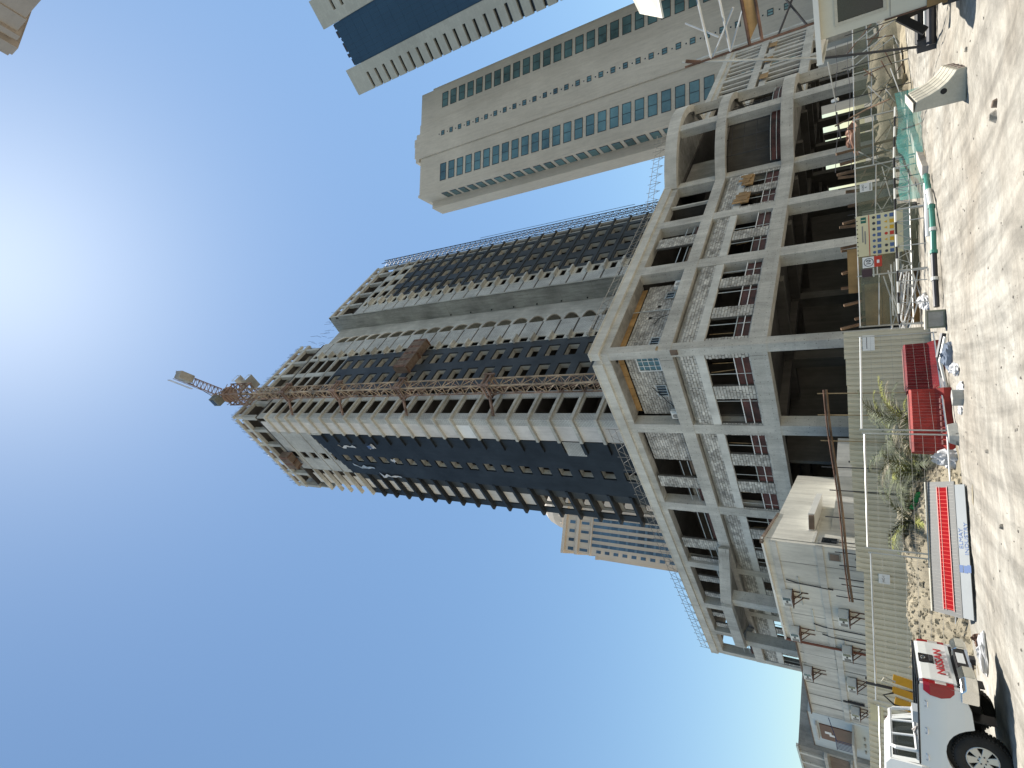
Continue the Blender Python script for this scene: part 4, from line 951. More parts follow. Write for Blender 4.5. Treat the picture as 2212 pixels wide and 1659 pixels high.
# canopy ledge and windows on the angled end wall
ev = Vector((EW[1][0]-EW[0][0], EW[1][1]-EW[0][1], 0)).normalized(); en = Vector((ev.y, -ev.x, 0))
def ew(mb, k0, k1, d0, d1, z0, z1):
    o = Vector((EW[0][0], EW[0][1], 0)); q = lambda k, d, z: tuple(o+ev*k+en*d+Vector((0, 0, z)))
    return mb.hexa([q(k0, d0, z0), q(k1, d0, z0), q(k1, d1, z0), q(k0, d1, z0), q(k0, d0, z1), q(k1, d0, z1), q(k1, d1, z1), q(k0, d1, z1)])
ew(MB(), 2.2, 6.6, .0, .75, 4.02, 4.27).build('canopy', white_p, of); ew(MB(), 2.0, 2.2, .1, .7, 4.04, 4.24).build('canopy_end', brown, of)
ew(MB(), .3, 4.6, .005, .05, 3.9, 4.0).build('string_course', plaster, of); ew(MB(), .3, .34, .0, .02, 0.3, 5.7).build('panel_joint', conc_dk, of)
f_ = ew(MB(), .35, 1.25, -.02, .03, 3.05, 3.75).build('window', conc_dk, of); ew(MB(), .43, 1.17, .03, .04, 3.13, 3.67).build('pane', dark_gl, f_)
for y, mm in ((22.3, brown), ):
    f_ = ob('window', conc_dk, WX-.03, WX+.02, 22.3, 22.85, 3.0, 3.42); ob('pane', mm, WX-.045, WX-.03, 22.36, 22.79, 3.05, 3.37, par=f_)
ew(MB(), 1.9, 2.3, .0, .06, 2.5, 2.9).build('meter_cabinet', galv, of)
ob('faded_patch', plaster, WX-.008, WX+.02, 31.0, 33.6, 3.7, 5.1)
# air conditioners, each hung on the wall
acs = [(26.08, 5.26, 'white window air conditioner furthest right on the upper storey of the cream office'), (29.53, 5.27, 'stained window air conditioner on the upper storey just right of the brown downpipe'), (27.07, 3.11, 'window air conditioner on the lower storey right of the brown downpipe'),
       (30.54, 3.13, 'grey air conditioner crossed by the brown downpipe on the lower storey'), (33.88, 5.07, 'white window air conditioner alone on the upper storey left of the downpipe'), (34.12, 3.08, 'dark weathered air conditioner on the lower storey left of the downpipe'), (37.8, 3.06, 'white window air conditioner furthest left on the lower storey, by the pale blue wall')]
ac0 = None
def make_ac(lab):
    t = thing('window_air_conditioner', (0, 0, 0), lab, 'air conditioner', group='air conditioners on the site office')
    MB().box(-.42, .0, -.38, .38, -.2, .2).build('case', ac_w, t, local=True)
    MB().box(-.425, -.41, -.36, -.12, -.16, .16).build('coil_grille', dark_gl, t, local=True); MB().box(-.425, -.41, .12, .36, -.16, .12).build('coil_grille', conc_dk, t, local=True)
    for i in range(3): MB().box(-.428, -.41, -.09+i*.06, -.05+i*.06, -.04, .04).build('control_knob', black, t, local=True)
    MB().box(-.46, .02, -.44, .44, -.25, -.21).build('shelf', rust, t, local=True)
    for s in (-.25, .2): MB().bar((-.4, s, -.25), (.0, s, -.62), .035).build('bracket', rust, t, local=True); MB().bar((0, s, -.25), (0, s, -.85), .035).build('bracket', rust, t, local=True)
    return t
for i, (y, z, lab) in enumerate(acs):
    if ac0 is None: ac0 = make_ac(lab); o = ac0
    else: o = copy_tree(ac0); o['label'] = lab
    o.location = (WX-.03, y, z)
# podium air conditioners (outdoor units on the floor edge)
def outdoor(x, y, z, rz, lab):
    t = thing('outdoor_unit', (x, y, z), lab, 'air conditioner', rz=rz, group='outdoor units on the podium')
    MB().box(-.4, .4, -.15, .15, 0, .6).build('case', ac_w, t, local=True, bevel=.02)
    MB().lathe([(0, -.17), (.2, -.17), (.22, -.15)], (-.1, 0, .3), 'y', 18).build('fan_guard', conc_dk, t, local=True)
    MB().box(.2, .38, -.16, -.15, .1, .5).build('louvre', galv, t, local=True)
outdoor(XC+8.6, YC+.55, 13.76, 0, 'small white outdoor unit below the set back wall right of the podium corner')
outdoor(XC+.55, YC+6.6, 13.76, -math.pi/2, 'small white outdoor unit below the set back wall left of the podium corner')
# pale blue annexe with a brown door, and the grey shed beyond
an = thing('blue_annexe', (WX, 42, 0), 'pale blue rendered annexe with a tall brown door and a small landing', 'building')
ab = lambda nm, m, *a, **k: MB().box(*a).build(nm, m, k.pop('par', an), **k)
ab('wall', blue_pl, WX, 24, 40.02, 45.6, 0, 5.6); ab('roof_edge', brown, WX-.05, WX+.02, 40.0, 45.6, 5.6, 5.65)
dr = ab('door', door_m, WX-.06, WX, 41.45, 43.85, 3.35, 5.1); ab('notice', paper, WX-.08, WX-.065, 42.4, 42.75, 4.5, 4.85, par=dr); ab('notice', paper, WX-.08, WX-.065, 42.75, 43.05, 4.3, 4.62, par=dr)
ab('door_hood', plaster, WX-.25, WX, 41.2, 43.7, 5.2, 5.3); ab('landing', conc_lt, WX-1.1, WX, 40.3, 44.2, 3.22, 3.33)
for i in range(7): ab('baluster', navy, WX-1.08, WX-1.05, 40.35+i*.22, 40.38+i*.22, 3.33, 4.1)
ab('handrail', navy, WX-1.1, WX-1.05, 40.3, 41.8, 4.1, 4.15); MB().bar((WX-1.07, 40.3, 4.1), (WX-.1, 39.9, 4.5), .04).build('handrail', navy, an)
for i in range(3): ab('lamp_bracket', conc_dk, WX-.1, WX, 41.8+i*1.1, 42.15+i*1.1, 2.7, 2.78)
sh = thing('grey_shed', (WX-.2, 48, 0), 'drab grey shed with stained block panels at the left edge, beyond the blue annexe', 'building')
sb = lambda nm, m, *a: MB().box(*a).build(nm, m, sh)
sb('wall', conc_dk, WX-.3, 24, 45.6, 60, 0, 6.6); sb('roof_edge', galv, WX-.45, WX-.25, 45.5, 60, 6.6, 6.72); sb('ledge', plaster, WX-.6, WX-.3, 45.6, 60, 4.9, 5.1); sb('ledge', plaster, WX-.6, WX-.3, 45.6, 60, 3.5, 3.62)
for y in (46.6, 48.4, 50.2): sb('pilaster', conc, WX-.42, WX-.3, y, y+.3, 5.1, 6.6)
sb('brown_panel', brown, WX-.33, WX-.3, 46.0, 52, 3.7, 4.8)

# ------------------------------------------------------------------ corrugated hoarding: every sheet a piece
hd = thing('corrugated_hoarding', (17, 17.5, 0), 'long beige corrugated sheet hoarding behind the palms and the red barriers', 'fence')
FA, FBv = Vector((19.2, 15.2, 0)), Vector((12.6, 22.3, 0)); fd = (FBv-FA); FL_ = fd.length; fd.normalize(); fn = Vector((-fd.y, fd.x, 0));
if fn.dot(FA) > 0: fn = -fn
def ftop(k):
    az_ = k/FL_
    return 2.6-.2*az_ if k < 3.2 else (2.54 if k < 4.9 else (2.48-.012*(k-4.9) if k < 8.6 else (2.22-.0*(k)+.0)))
sheet_w = 1.0; k = 0; n_ = 0
def sheet(k0, w, z0, z1):
    vs = []; nr = 5; pitch = w/nr; prof = []
    for i in range(nr): prof += [(i*pitch, 0), (i*pitch+pitch*.32, 0), (i*pitch+pitch*.42, .048), (i*pitch+pitch*.9, .048)]
    prof.append((w, 0)); o = FA+fd*k0
    for z in (z0, z1):
        for u, d in prof: p = o+fd*u+fn*d; vs.append((p.x, p.y, z))
    m_ = len(prof); return MB().add(vs, [(i, i+1, m_+i+1, m_+i) for i in range(m_-1)])
total = 17.5
while k < total:
    sheet(k, sheet_w+.03, -.05, ftop(k+.5)+random.uniform(-.012, .012)).build('corrugated_sheet', corr, hd).location = fn*random.uniform(0, .006)
    k += sheet_w
def fb(nm, m, k0, k1, d0, d1, z0, z1, par=hd, **kw):
    q = lambda k_, d, z: tuple(FA+fd*k_+fn*d+Vector((0, 0, z)))
    return MB().hexa([q(k0, d0, z0), q(k1, d0, z0), q(k1, d1, z0), q(k0, d1, z0), q(k0, d0, z1), q(k1, d0, z1), q(k1, d1, z1), q(k0, d1, z1)]).build(nm, m, par, **kw)
for a, z in ((0, 2.6), (4.9, 2.55), (8.6, 2.45), (13, 2.25)): fb('fence_post', steel_dk, a, a+.06, -.12, -.02, 0, z+.03)
for z in (.5, 1.5): fb('back_rail', galv, 0, 17.4, -.07, -.03, z, z+.05)
w_ = fb('notice_board', paper, .18, .75, .05, .07, 1.62, 2.0); fb('printed_line', darkink, .24, .68, .071, .073, 1.86, 1.88, par=hd)
def plate_text(par, body, k_, z, size, m, d=.075):
    p = FA+fd*k_+fn*d+Vector((0, 0, z))-ORG[par]
    return text_mesh('printed_text', body, size, m, par, basis(p, -fd, (0, 0, 1)))
fb('small_plate', paper, 9.0, 9.35, .05, .07, 1.4, 1.75); plate_text(hd, 'HC-1', 9.17, 1.6, .11, darkink)
fb('small_plate', yelsign, 13.9, 14.5, .05, .06, 1.75, 2.15); fb('small_plate', redsign, 14.2, 14.4, .05, .06, 1.55, 1.68)
# lashed pole with steel uprights behind the hoarding
lp = thing('lashed_pole_barrier', (16, 20.5, 0), 'long brown pole lashed to thin dark uprights, standing just above and behind the hoarding', 'barrier')
A_, B_ = Vector((17.3, 16.4, 3.2)), Vector((12.4, 23.0, 2.6))
for off, r_, m in ((0, .045, timber_dk), (.09, .03, rust)):
    MB().tube([A_+Vector((0, 0, off))+(B_-A_)*t+Vector((0, 0, .03*math.sin(t*9))) for t in [i/14 for i in range(15)]], r_, 7).build('pole', m, lp)
for t in (.02, .12, .24, .36, .47, .60, .72, .77, .83, .90, .93, .99):
    p = A_+(B_-A_)*t; MB().tube([(p.x+.08, p.y+.08, .0), (p.x+.08+random.uniform(-.04, .04), p.y+.08, p.z+random.uniform(.3, .6))], .022, 5).build('upright', steel_dk if t > .3 else timber, lp)

# ------------------------------------------------------------------ temporary mesh fence panels on concrete feet
feet = [Vector((15.75, 12.65, 0)), Vector((11.87, 12.8, 0)), Vector((9.32, 14.5, 0)), Vector((7.0, 18.1, 0)), Vector((3.4, 18.6, 0))]
labs = ['tall steel mesh fence panel in front of the red barriers, with a bright top tube', 'steel mesh fence panel crossing the palms and the leaning sign board', 'steel mesh fence panel standing behind the tail of the white pickup', 'steel mesh fence panel behind the cab of the white pickup']
wire_m = mat('dull_wire', (.34, .33, .30), rough=.8, var=.1, bump=0)
for i in range(4):
    p, q = feet[i], feet[i+1]; d = (q-p).normalized(); L_ = (q-p).length; t = thing('mesh_fence_panel', p+d*.06, labs[i], 'fence', group='mesh fence panels')
    a, b = p+d*.06, q-d*.06; ht_ = 2.0-.06*i
    for e in (a, b): MB().tube([e+Vector((0, 0, .12)), e+Vector((0, 0, ht_+.06))], .021, 7).build('side_tube', galv, t)
    MB().tube([a+Vector((0, 0, ht_)), b+Vector((0, 0, ht_))], .024, 7).build('top_tube', steel_w if i < 1 else galv, t); MB().tube([a+Vector((0, 0, .2)), b+Vector((0, 0, .2))], .02, 7).build('bottom_tube', steel_w if i < 2 else galv, t)
    mb = MB(); n = int(L_/.11)
    for k in range(1, n): e = a+(b-a)*k/n; mb.add([e+Vector((0, 0, .2))+d*.0014, e+Vector((0, 0, .2))-d*.0014, e+Vector((0, 0, ht_))-d*.0014, e+Vector((0, 0, ht_))+d*.0014], [(0, 1, 2, 3)])
    mb.build('mesh_wires', wire_m, t, kind='stuff')
    for k in range(1, 7):
        z = .2+(ht_-.2)*k/7; MB().tube([a+Vector((0, 0, z)), b+Vector((0, 0, z))], .0026, 4).build('cross_wire', wire_m, t)
fl_ = ['dark precast fence foot at the right end of the mesh fence beside the meter box', 'precast fence foot in front of the red barriers, under the second fence post', 'precast fence foot in front of the sign board', 'precast fence foot hidden by the pickup tail', 'precast fence foot beyond the pickup cab']
for i, (p, s) in enumerate(zip(feet, (.9, 1.05, 1.05, 1, 1))):
    if i > 2: continue
    a_ = .15 if i < 2 else .8; mb = MB()
    w2, d2, h2 = .33*s, .13*s, .19*s; c_, s2 = math.cos(a_), math.sin(a_)
    if i == 0: continue
    def rr(u, v, z): return (p.x-.08+u*c_-v*s2, p.y-.06+u*s2+v*c_, z)
    for pts in ([rr(-w2*.8, -d2, -.02), rr(w2*.8, -d2, -.02), rr(w2, d2, -.02), rr(-w2, d2, -.02), rr(-w2*.62, -d2*.8, h2), rr(w2*.62, -d2*.8, h2), rr(w2*.8, d2*.7, h2), rr(-w2*.8, d2*.7, h2)],): mb.hexa(pts)
    mb.build('fence_foot', pale_c if i == 2 else conc, label=fl_[i], cat='fence foot', group='concrete fence feet', org=(p.x-.08, p.y-.06, 0), bevel=.015)
p = pol(44.3, 16.2); MB().box(p[0]-.16, p[0]+.16, p[1]-.1, p[1]+.12, -.02, .2).build('concrete_block', conc, label='small square concrete block among the white sheeting below the red barriers', cat='block', org=p, bevel=.012)

# meter box, cables
mt = thing('meter_box', pol(37.8, 19.3), 'grey green service box standing at the roadside where the mesh fence ends', 'box', rz=R(38))
MB().box(-.18, .18, -.25, .25, 0, .42).build('case', mat('grey_green_paint', (.21, .22, .17), var=.15), mt, local=True, bevel=.015); MB().box(-.2, .2, -.27, .27, .42, .46).build('lid', pale_c, mt, local=True); MB().box(-.185, -.18, -.2, .2, .05, .38).build('door', conc_dk, mt, local=True)
for i, (a, m) in enumerate(((39.0, steel_dk), (39.3, white_p))):
    p = Vector(pol(a, 18.9-.4*i)); MB().tube([p+Vector((0, 0, .08)), p+Vector((-.4, .5, .2)), p+Vector((-.7, 1.0, .1)), p+Vector((-1.4, 1.2, .05))], .07-.03*i, 7).build('hose_end', m, label=('thick black hose end lying left of the service box' if i == 0 else 'thin white conduit sticking out left of the service box'), cat='hose', org=p)

# ------------------------------------------------------------------ red plastic barriers and the litter in front
def red_barrier(a, b, m, lab, zt):
    a, b = Vector(a), Vector(b); d = (b-a).normalized(); n = Vector((-d.y, d.x, 0))
    if n.dot(a) > 0: n = -n
    t = thing('water_filled_barrier', a, lab, 'barrier', group='red plastic barriers'); prof = [(.28, -.02), (.28, .16), (.17, .34), (.14, zt-.05), (.09, zt), (-.09, zt), (-.14, zt-.05), (-.17, .34), (-.28, .16), (-.28, -.02)]
    MB().extr(prof, lambda u, z: tuple(a+n*u+Vector((0, 0, z))), lambda u, z: tuple(b+n*u+Vector((0, 0, z)))).build('shell', m, t)
    L_ = (b-a).length; k = .07
    while k < L_-.05:
        p = a+d*k; MB().hexa([tuple(p+n*u+d*v+Vector((0, 0, z))) for z, uu in ((.36, .17), (zt-.06, .145)) for u, v in ((uu-.03, -.012), (uu+.014, -.012), (uu+.014, .012), (uu-.03, .012))]).build('rib', m, t); k += .14
    MB().hexa([tuple(a+n*u+d*v+Vector((0, 0, z))) for z in (zt+.002, zt+.03) for u, v in ((-.06, .1), (.06, .1), (.06, L_-.1), (-.06, L_-.1))]).build('top_rib', pink, t)
    return t, a, b, d, n, L_
red_barrier(pol(40.0, 20.6), pol(43.9, 19.6), redpl, 'dark red plastic barrier nearest the hoarding end', .92)  # darker plastic than the barrier in front
t, a, b, d, n, L_ = red_barrier(pol(43.7, 18.6), pol(48.9, 18.2), redpl2, 'dusty brighter red plastic barrier in front of the darker one, with a dashed pink line', .90)
for k in range(8):
    p = a+d*(.35+k*(L_-.6)/7); MB().hexa([tuple(p+n*u+d*v+Vector((0, 0, z))) for z in (.24, .27) for u, v in ((.2, -.06), (.255, -.06), (.255, .06), (.2, .06))]).build('dash', pink, t)
def crumple(c, sx, sy, sz, m, nm, lab, cat, seed, rz=0):
    random.seed(seed); mb = MB(); n = 18; m_ = 9; vs = []
    for i in range(n):
        for j in range(m_+1):
            a = 2*math.pi*i/n; th = math.pi/2*j/m_; q = 1+.42*mn.noise((math.cos(a)*1.7+seed, math.sin(a)*1.7, th*2.1))+.2*mn.noise((math.cos(a)*5+seed, math.sin(a)*5, th*6))
            x, y, z = sx*math.cos(a)*math.cos(th)*q, sy*math.sin(a)*math.cos(th)*q, sz*math.sin(th)*q
            vs.append((c[0]+x*math.cos(rz)-y*math.sin(rz), c[1]+x*math.sin(rz)+y*math.cos(rz), c[2]-.02+z))
    mb.add(vs, [(i*(m_+1)+j, ((i+1) % n)*(m_+1)+j, ((i+1) % n)*(m_+1)+j+1, i*(m_+1)+j+1) for i in range(n) for j in range(m_)])
    mb.build(nm, m, label=lab, cat=cat, org=c, smooth=m is rubble); random.seed(seed+5)
crumple(pol(40.9, 18.0), .3, .38, .22, sack, 'blue_sack', 'grey blue sack slumped at the right foot of the red barriers', 'sack', 3)
crumple(pol(42.0, 17.4), .16, .55, .13, cloth, 'plastic_sheet', 'long crumpled white plastic sheet along the foot of the red barriers', 'plastic sheet', 4, R(-48))
crumple(pol(43.5, 16.6), .16, .45, .06, cloth, 'plastic_sheet', 'flat white plastic sheet spilling towards the road below the red barriers', 'plastic sheet', 9, R(-40))
crumple(pol(45.3, 16.5), .14, .3, .08, cloth, 'plastic_sheet', 'small white scrap of plastic beside the square concrete block', 'plastic sheet', 14, R(-48))
crumple(pol(49.3, 17.9), .24, .26, .42, cloth, 'plastic_bag', 'puffed white plastic bag between the red barrier and the leaning sign board', 'bag', 21)
crumple(pol(63.8, 15.3), .12, .38, .13, cloth, 'broken_sack', 'torn cement sack and rubbish on the verge right of the pickup', 'sack', 31, R(60))
crumple(pol(62.9, 15.6), .12, .2, .16, rust, 'burnt_debris', 'small reddish brown scrap glowing at the verge edge right of the pickup', 'debris', 33)
MB().hexa([(Vector(pol(53.7, 20.2))+Vector(v)) for v in ((0, 0, .6), (.5, -.3, .55), (.5, -.25, .55), (0, .05, .6), (.1, 0, .92), (.45, -.3, .75), (.45, -.25, .75), (.1, .05, .92))]).build('green_board', greenrag, label='small bright green board poking up behind the leaning sign board', cat='board')

# ------------------------------------------------------------------ rubble bank and the leaning sign board
vs = []; na, nr_ = 150, 40
for i in range(na+1):
    a = 46+34*i/na
    for j in range(nr_+1):
        r_ = 15.6+8.2*j/nr_; x, y, _ = pol(a, r_)
        ka = max(0, min(1, (a-47.5)/6)); kr = max(0, min(1, (r_-17.3)/2.8)); h = .95*ka*kr*(1-.25*max(0, min(1, (r_-21)/3)))
        h *= 1+.22*mn.noise((x*.9, y*.9, 1)); z = h+.10*ka*kr*mn.noise((x*3.2, y*3.2, 7))+.05*mn.noise((x*8, y*8, 2))*min(1, kr*3)*ka+.0*ka
        vs.append((x, y, z-.03))
MB().add(vs, [(i*(nr_+1)+j, (i+1)*(nr_+1)+j, (i+1)*(nr_+1)+j+1, i*(nr_+1)+j+1) for i in range(na) for j in range(nr_)]).build('rubble_bank', rubble, kind='structure', smooth=True)
mb = MB(); random.seed(11)
for i in range(1500):
    a = random.uniform(50, 76); r_ = random.uniform(17.2, 21.5); x, y, _ = pol(a, r_)
    ka = max(0, min(1, (a-47.5)/6)); kr = max(0, min(1, (r_-17.3)/2.8)); h = .95*ka*kr*(1+.22*mn.noise((x*.9, y*.9, 1)))
    pebble(mb, x, y, h-.03+.05*mn.noise((x*3.2, y*3.2, 7)), random.choice((.03, .04, .05, .07, .10)), .6)
mb.build('bank_stones', rubble, kind='stuff')
SL, SR = Vector(pol(61.7, 16.05)), Vector(pol(51.0, 16.15)); sd_ = (SR-SL).normalized(); back = Vector((math.cos(R(56)), math.sin(R(56)), 0)); tilt = (back*.84+Vector((0, 0, .54))).normalized(); snr = sd_.cross(tilt)
if snr.dot(Vector((0, 0, 1))) < 0: snr = -snr
sg = thing('leaning_sign_board', SL+Vector((0, 0, .03)), 'long grey sign board with a broad red stripe leaning back on the rubble bank', 'sign'); SWL = (SR-SL).length
def sgb(nm, m, u0, u1, v0, v1, w0, w1, par=sg):
    q = lambda u, v, w_: tuple(SL+Vector((0, 0, .03))+sd_*u+tilt*v+snr*w_)
    return MB().hexa([q(u0, v0, w0), q(u1, v0, w0), q(u1, v1, w0), q(u0, v1, w0), q(u0, v0, w1), q(u1, v0, w1), q(u1, v1, w1), q(u0, v1, w1)]).build(nm, m, par)
sgb('board', greysign, 0, SWL, .34, 1.22, -.03, 0); st_ = sgb('stripe', redsign, .12, SWL-.14, .55, .86, .002, .012)
for v in (.545, .86): sgb('stripe_edge', pink, .1, SWL-.12, v-.008, v+.008, .012, .02)
sgb('stripe_line', pink, .1, SWL-.12, .775, .785, .013, .02); sgb('sunlit_edge_strip', pale_c, 0, SWL, 1.20, 1.24, -.05, .03)  # pale top strip paints the sunlit edge line into the colour
for k in range(38): sgb('board_joint', conc_dk, k*SWL/38, k*SWL/38+.008, .37, .54, .001, .003); sgb('board_joint', conc_dk, k*SWL/38, k*SWL/38+.008, .875, 1.19, .001, .003)
for k in range(30): sgb('stripe_joint', redink, .14+k*(SWL-.3)/30, .15+k*(SWL-.3)/30, .56, .85, .0125, .0145)
sgb('lower_sheet', mat('pale_sign_sheet', (.28, .295, .295), var=.06, bump=0), .02, SWL-.08, .05, .34, -.02, -.008)
z_ = snr; q0 = SL+Vector((0, 0, .03))-ORG[sg]
text_mesh('printed_text', 'ELMAY\nINDUSTRY', .15, blueink, sg, basis(q0+sd_*1.72+tilt*.17+snr*-.004, sd_, tilt))
for u, v in ((.98, .24), (.98, .12), (1.0, .02)): sgb('logo_mark', blueink, u, u+.16, v, v+.10, -.006, -.002)

# ------------------------------------------------------------------ young date palms
def palm(name, x, y, lab, hs, n, seed, Lf=2.0, z0=.2):
    random.seed(seed); t = thing(name, (x, y, 0), lab, 'palm', group='young date palms')
    MB().lathe([(.0, 0), (.16, 0), (.13, z0*.6), (.1, z0+.15), (0, z0+.2)], (x, y, 0), 'z', 8).build('trunk', timber_dk, t)
    for i in range(n):
        a = 2*math.pi*i/n+random.uniform(-.3, .3); el = R(random.uniform(20, 80)); L_ = Lf*random.uniform(.65, 1.1); m_ = random.choice((frond_m, frond_m, frond_m, frond_y, frond_d)); mb = MB()
        pts = []; p = Vector((x, y, z0+.1)); e = el
        for k in range(13):
            pts.append(p.copy()); p = p+Vector((math.cos(a)*math.cos(e), math.sin(a)*math.cos(e), math.sin(e)))*L_/12; e -= R(random.uniform(4, 11))
        mb.tube(pts, .014, 4, r2=.004); sd2 = Vector((-math.sin(a), math.cos(a), 0))
        for k in range(3, 43):
            f = k/43*12; q = pts[int(f)].lerp(pts[min(12, int(f)+1)], f-int(f)); tdir = (pts[min(12, int(f)+1)]-pts[int(f)]).normalized() if f < 12 else tdir
            ll = .46*math.sin(math.pi*min(.97, .12+f/12*.85))*random.uniform(.8, 1.15)
            for s_ in (-1, 1):
                dd = (sd2*s_*.75+tdir*.75+Vector((0, 0, random.uniform(-.35, .3)))).normalized(); w_ = tdir*.021
                mb.add([q-w_, q+w_, q+dd*ll+Vector((0, 0, -.04))], [(0, 1, 2)])
        mb.build('frond', m_, t)
palm('date_palm', *pol(46.6, 21.2)[:2], 'young dusty date palm right behind the brighter red barrier', 0, 24, 5, 2.7)
palm('date_palm', *pol(50.2, 21.0)[:2], 'young date palm with yellowing fronds above the white plastic bag', 0, 24, 8, 2.4, .35)
palm('date_palm', *pol(54.4, 20.6)[:2], 'low dry date palm spreading behind the green board', 0, 20, 12, 1.7, .5)
palm('date_palm', *pol(48.3, 23.2)[:2], 'date palm whose frond tips rise just over the hoarding', 0, 16, 17, 3.2, .35)

# ------------------------------------------------------------------ shade net fence on the right
NP = [Vector(pol(38.0, 25.9)), Vector(pol(33.6, 25.9)), Vector(pol(28.6, 26.0)), Vector(pol(24.6, 27.6)), Vector(pol(20.8, 30.2)), Vector(pol(17.4, 33.4)), Vector(pol(14.0, 37.0)), Vector(pol(11, 41))]
nf = thing('shade_net_fence', NP[0], 'dusty green shade net stretched on galvanised tubes in front of the open ground floor', 'fence')
for i, p in enumerate(NP):
    MB().tube([p, p+Vector((0, 0, 2.12))], .03, 7).build('post', galv, nf)
    if i < len(NP)-1:
        q = NP[i+1]
        for z in (2.07, 1.45): MB().tube([p+Vector((0, 0, z)), q+Vector((0, 0, z+random.uniform(-.1, .1) if z < 2 else z))], .025, 6).build('rail', galv, nf)
        # net with folds
        mb = MB(); vs = []; nn = 22; mm_ = 8; low = .85 if i < 1 else (.1 if i < 2 else .3)
        nrm = Vector(((q-p).y, -(q-p).x, 0)).normalized()
        for k in range(nn+1):
            for j in range(mm_+1):
                f = k/nn; g_ = j/mm_; z = low+(2.06-low)*g_; c = p+(q-p)*f
                c = c+nrm*(.07*mn.noise((f*5+i*3, g_*1.5, 2))+.03*mn.noise((f*16, g_*6, i)))*(1-g_*.6); vs.append((c.x, c.y, z-.04*abs(math.sin(f*9))*(j == mm_)))
        mb.add(vs, [(k*(mm_+1)+j, (k+1)*(mm_+1)+j, (k+1)*(mm_+1)+j+1, k*(mm_+1)+j+1) for k in range(nn) for j in range(mm_)]); mb.build('net', net_g, nf, smooth=True)
# tangle of braces, ties and cross tubes just behind the net
random.seed(101)
for i in range(46):
    a = random.uniform(13.5, 30); r_ = 27.2+max(0, 26-a)*.62+random.uniform(.1, 1.6); p = Vector(pol(a, r_, random.uniform(.1, 1.2))); tg_ = Vector((-math.sin(R(a)), math.cos(R(a)), 0))
    q = p+tg_*random.uniform(-1.5, 1.5)+Vector((0, 0, random.uniform(.2, 1.4))); MB().tube([p, q], .022, 5).build('brace_tube', galv if i % 3 else rust, nf)
for i in range(7):
    a = 14.5+i*2.3; r_ = 27.4+max(0, 26-a)*.62; MB().tube([pol(a, r_, 0), pol(a, r_, 2.3+.5*random.random())], .02, 5).build('brace_tube', steel_dk, nf)
for k in range(2):
    MB().tube([pol(15+j*1.6, 27.6+max(0, 26-(15+j*1.6))*.62, 2.25+.5*k+.06*math.sin(j*2+k*3)) for j in range(7)], .012, 4).build('tie_wire', steel_dk, nf)
# striped tube barrier in front of the net with its braces
nrmT = lambda p: Vector((-math.cos(math.atan2(p.y, p.x)), -math.sin(math.atan2(p.y, p.x)), 0))
SPz = [(38.0, 24.6, .85), (33.5, 24.6, .86), (28.5, 24.8, .87), (24.4, 26.3, .82), (20.6, 28.4, .68)]
spb = thing('striped_tube_barrier', pol(38, 24.6), 'black and white striped tube carried on thin welded trusses along the net fence', 'barrier')
for i in range(4):
    p, q = Vector(pol(*SPz[i])), Vector(pol(*SPz[i+1])); n = 5
    for k in range(n): MB().tube([p+(q-p)*k/n, p+(q-p)*(k+1)/n], .036, 8).build('white_band' if (k+i) % 2 else 'black_band', white_p if (k+i) % 2 else black, spb)
    for k in range(5):
        a, b = p+(q-p)*k/5, p+(q-p)*(k+1)/5; m_ = (a+b)/2+Vector((0, 0, -.42))
        MB().tube([a, m_, b], .014, 4).build('truss_web', galv, spb)
        if k % 2 == 0 and i < 3: MB().tube([a, Vector((a.x-.35, a.y-.2, .03))], .018, 4).build('brace', galv, spb)
    MB().tube([p+Vector((0, 0, -.42)), q+Vector((0, 0, -.42))], .016, 4).build('lower_chord', galv, spb)
    MB().tube([p, Vector((p.x, p.y, 0))], .03, 6).build('leg', galv, spb)
# torn teal net at the foot
tn = MB(); vs = []
for k in range(41):
    f = k/40; a = 19.6+8.2*f; r1 = 27.4-1.4*f
    for j in range(9):
        g_ = j/8; r_ = r1-.25-.9*(1-g_)+.12*mn.noise((f*8, g_*3, 0)); z = .72*g_*(1-.12*abs(math.sin(f*7)))+.05*mn.noise((f*20, g_*5, 4))*(1-g_)+.02
        vs.append((*pol(a+.3*(1-g_)*math.sin(f*9), r_)[:2], max(.01, z)))
tn.add(vs, [(k*9+j, (k+1)*9+j, (k+1)*9+j+1, k*9+j+1) for k in range(40) for j in range(8)])
tn.build('teal_net', net_t, label='torn teal safety net hanging to the ground beside the precast kerb block', cat='net', org=pol(24, 26), smooth=True)
# pipes along the road edge
pp = [(26.2, 22.6), (27.4, 21.7), (28.6, 20.9), (30.4, 20.5), (32.2, 20.4), (34.4, 20.2), (36.8, 19.9)]
tpip = thing('teal_drain_pipe', pol(*pp[0]), 'teal and white drain pipe lying along the road edge below the safety board', 'pipe')
for i in range(len(pp)-1):
    MB().tube([pol(*pp[i], .13), pol(*pp[i+1], .13)], .075, 10).build('pipe_length', (teal_p, white_p, teal_p, teal_p, steel_dk, steel_dk)[i], tpip); MB().tube([pol(pp[i][0], pp[i][1], .13), pol(pp[i][0]+.25, pp[i][1]-.04, .13)], .098, 10).build('pipe_socket', white_p if i % 2 else teal_p, tpip)
MB().tube([pol(26.8, 22.7, .12), pol(31.0, 22.3, .12)], .07, 8).build('grey_pipe', steel_w, label='thin pale tube lying behind the teal pipe', cat='pipe')
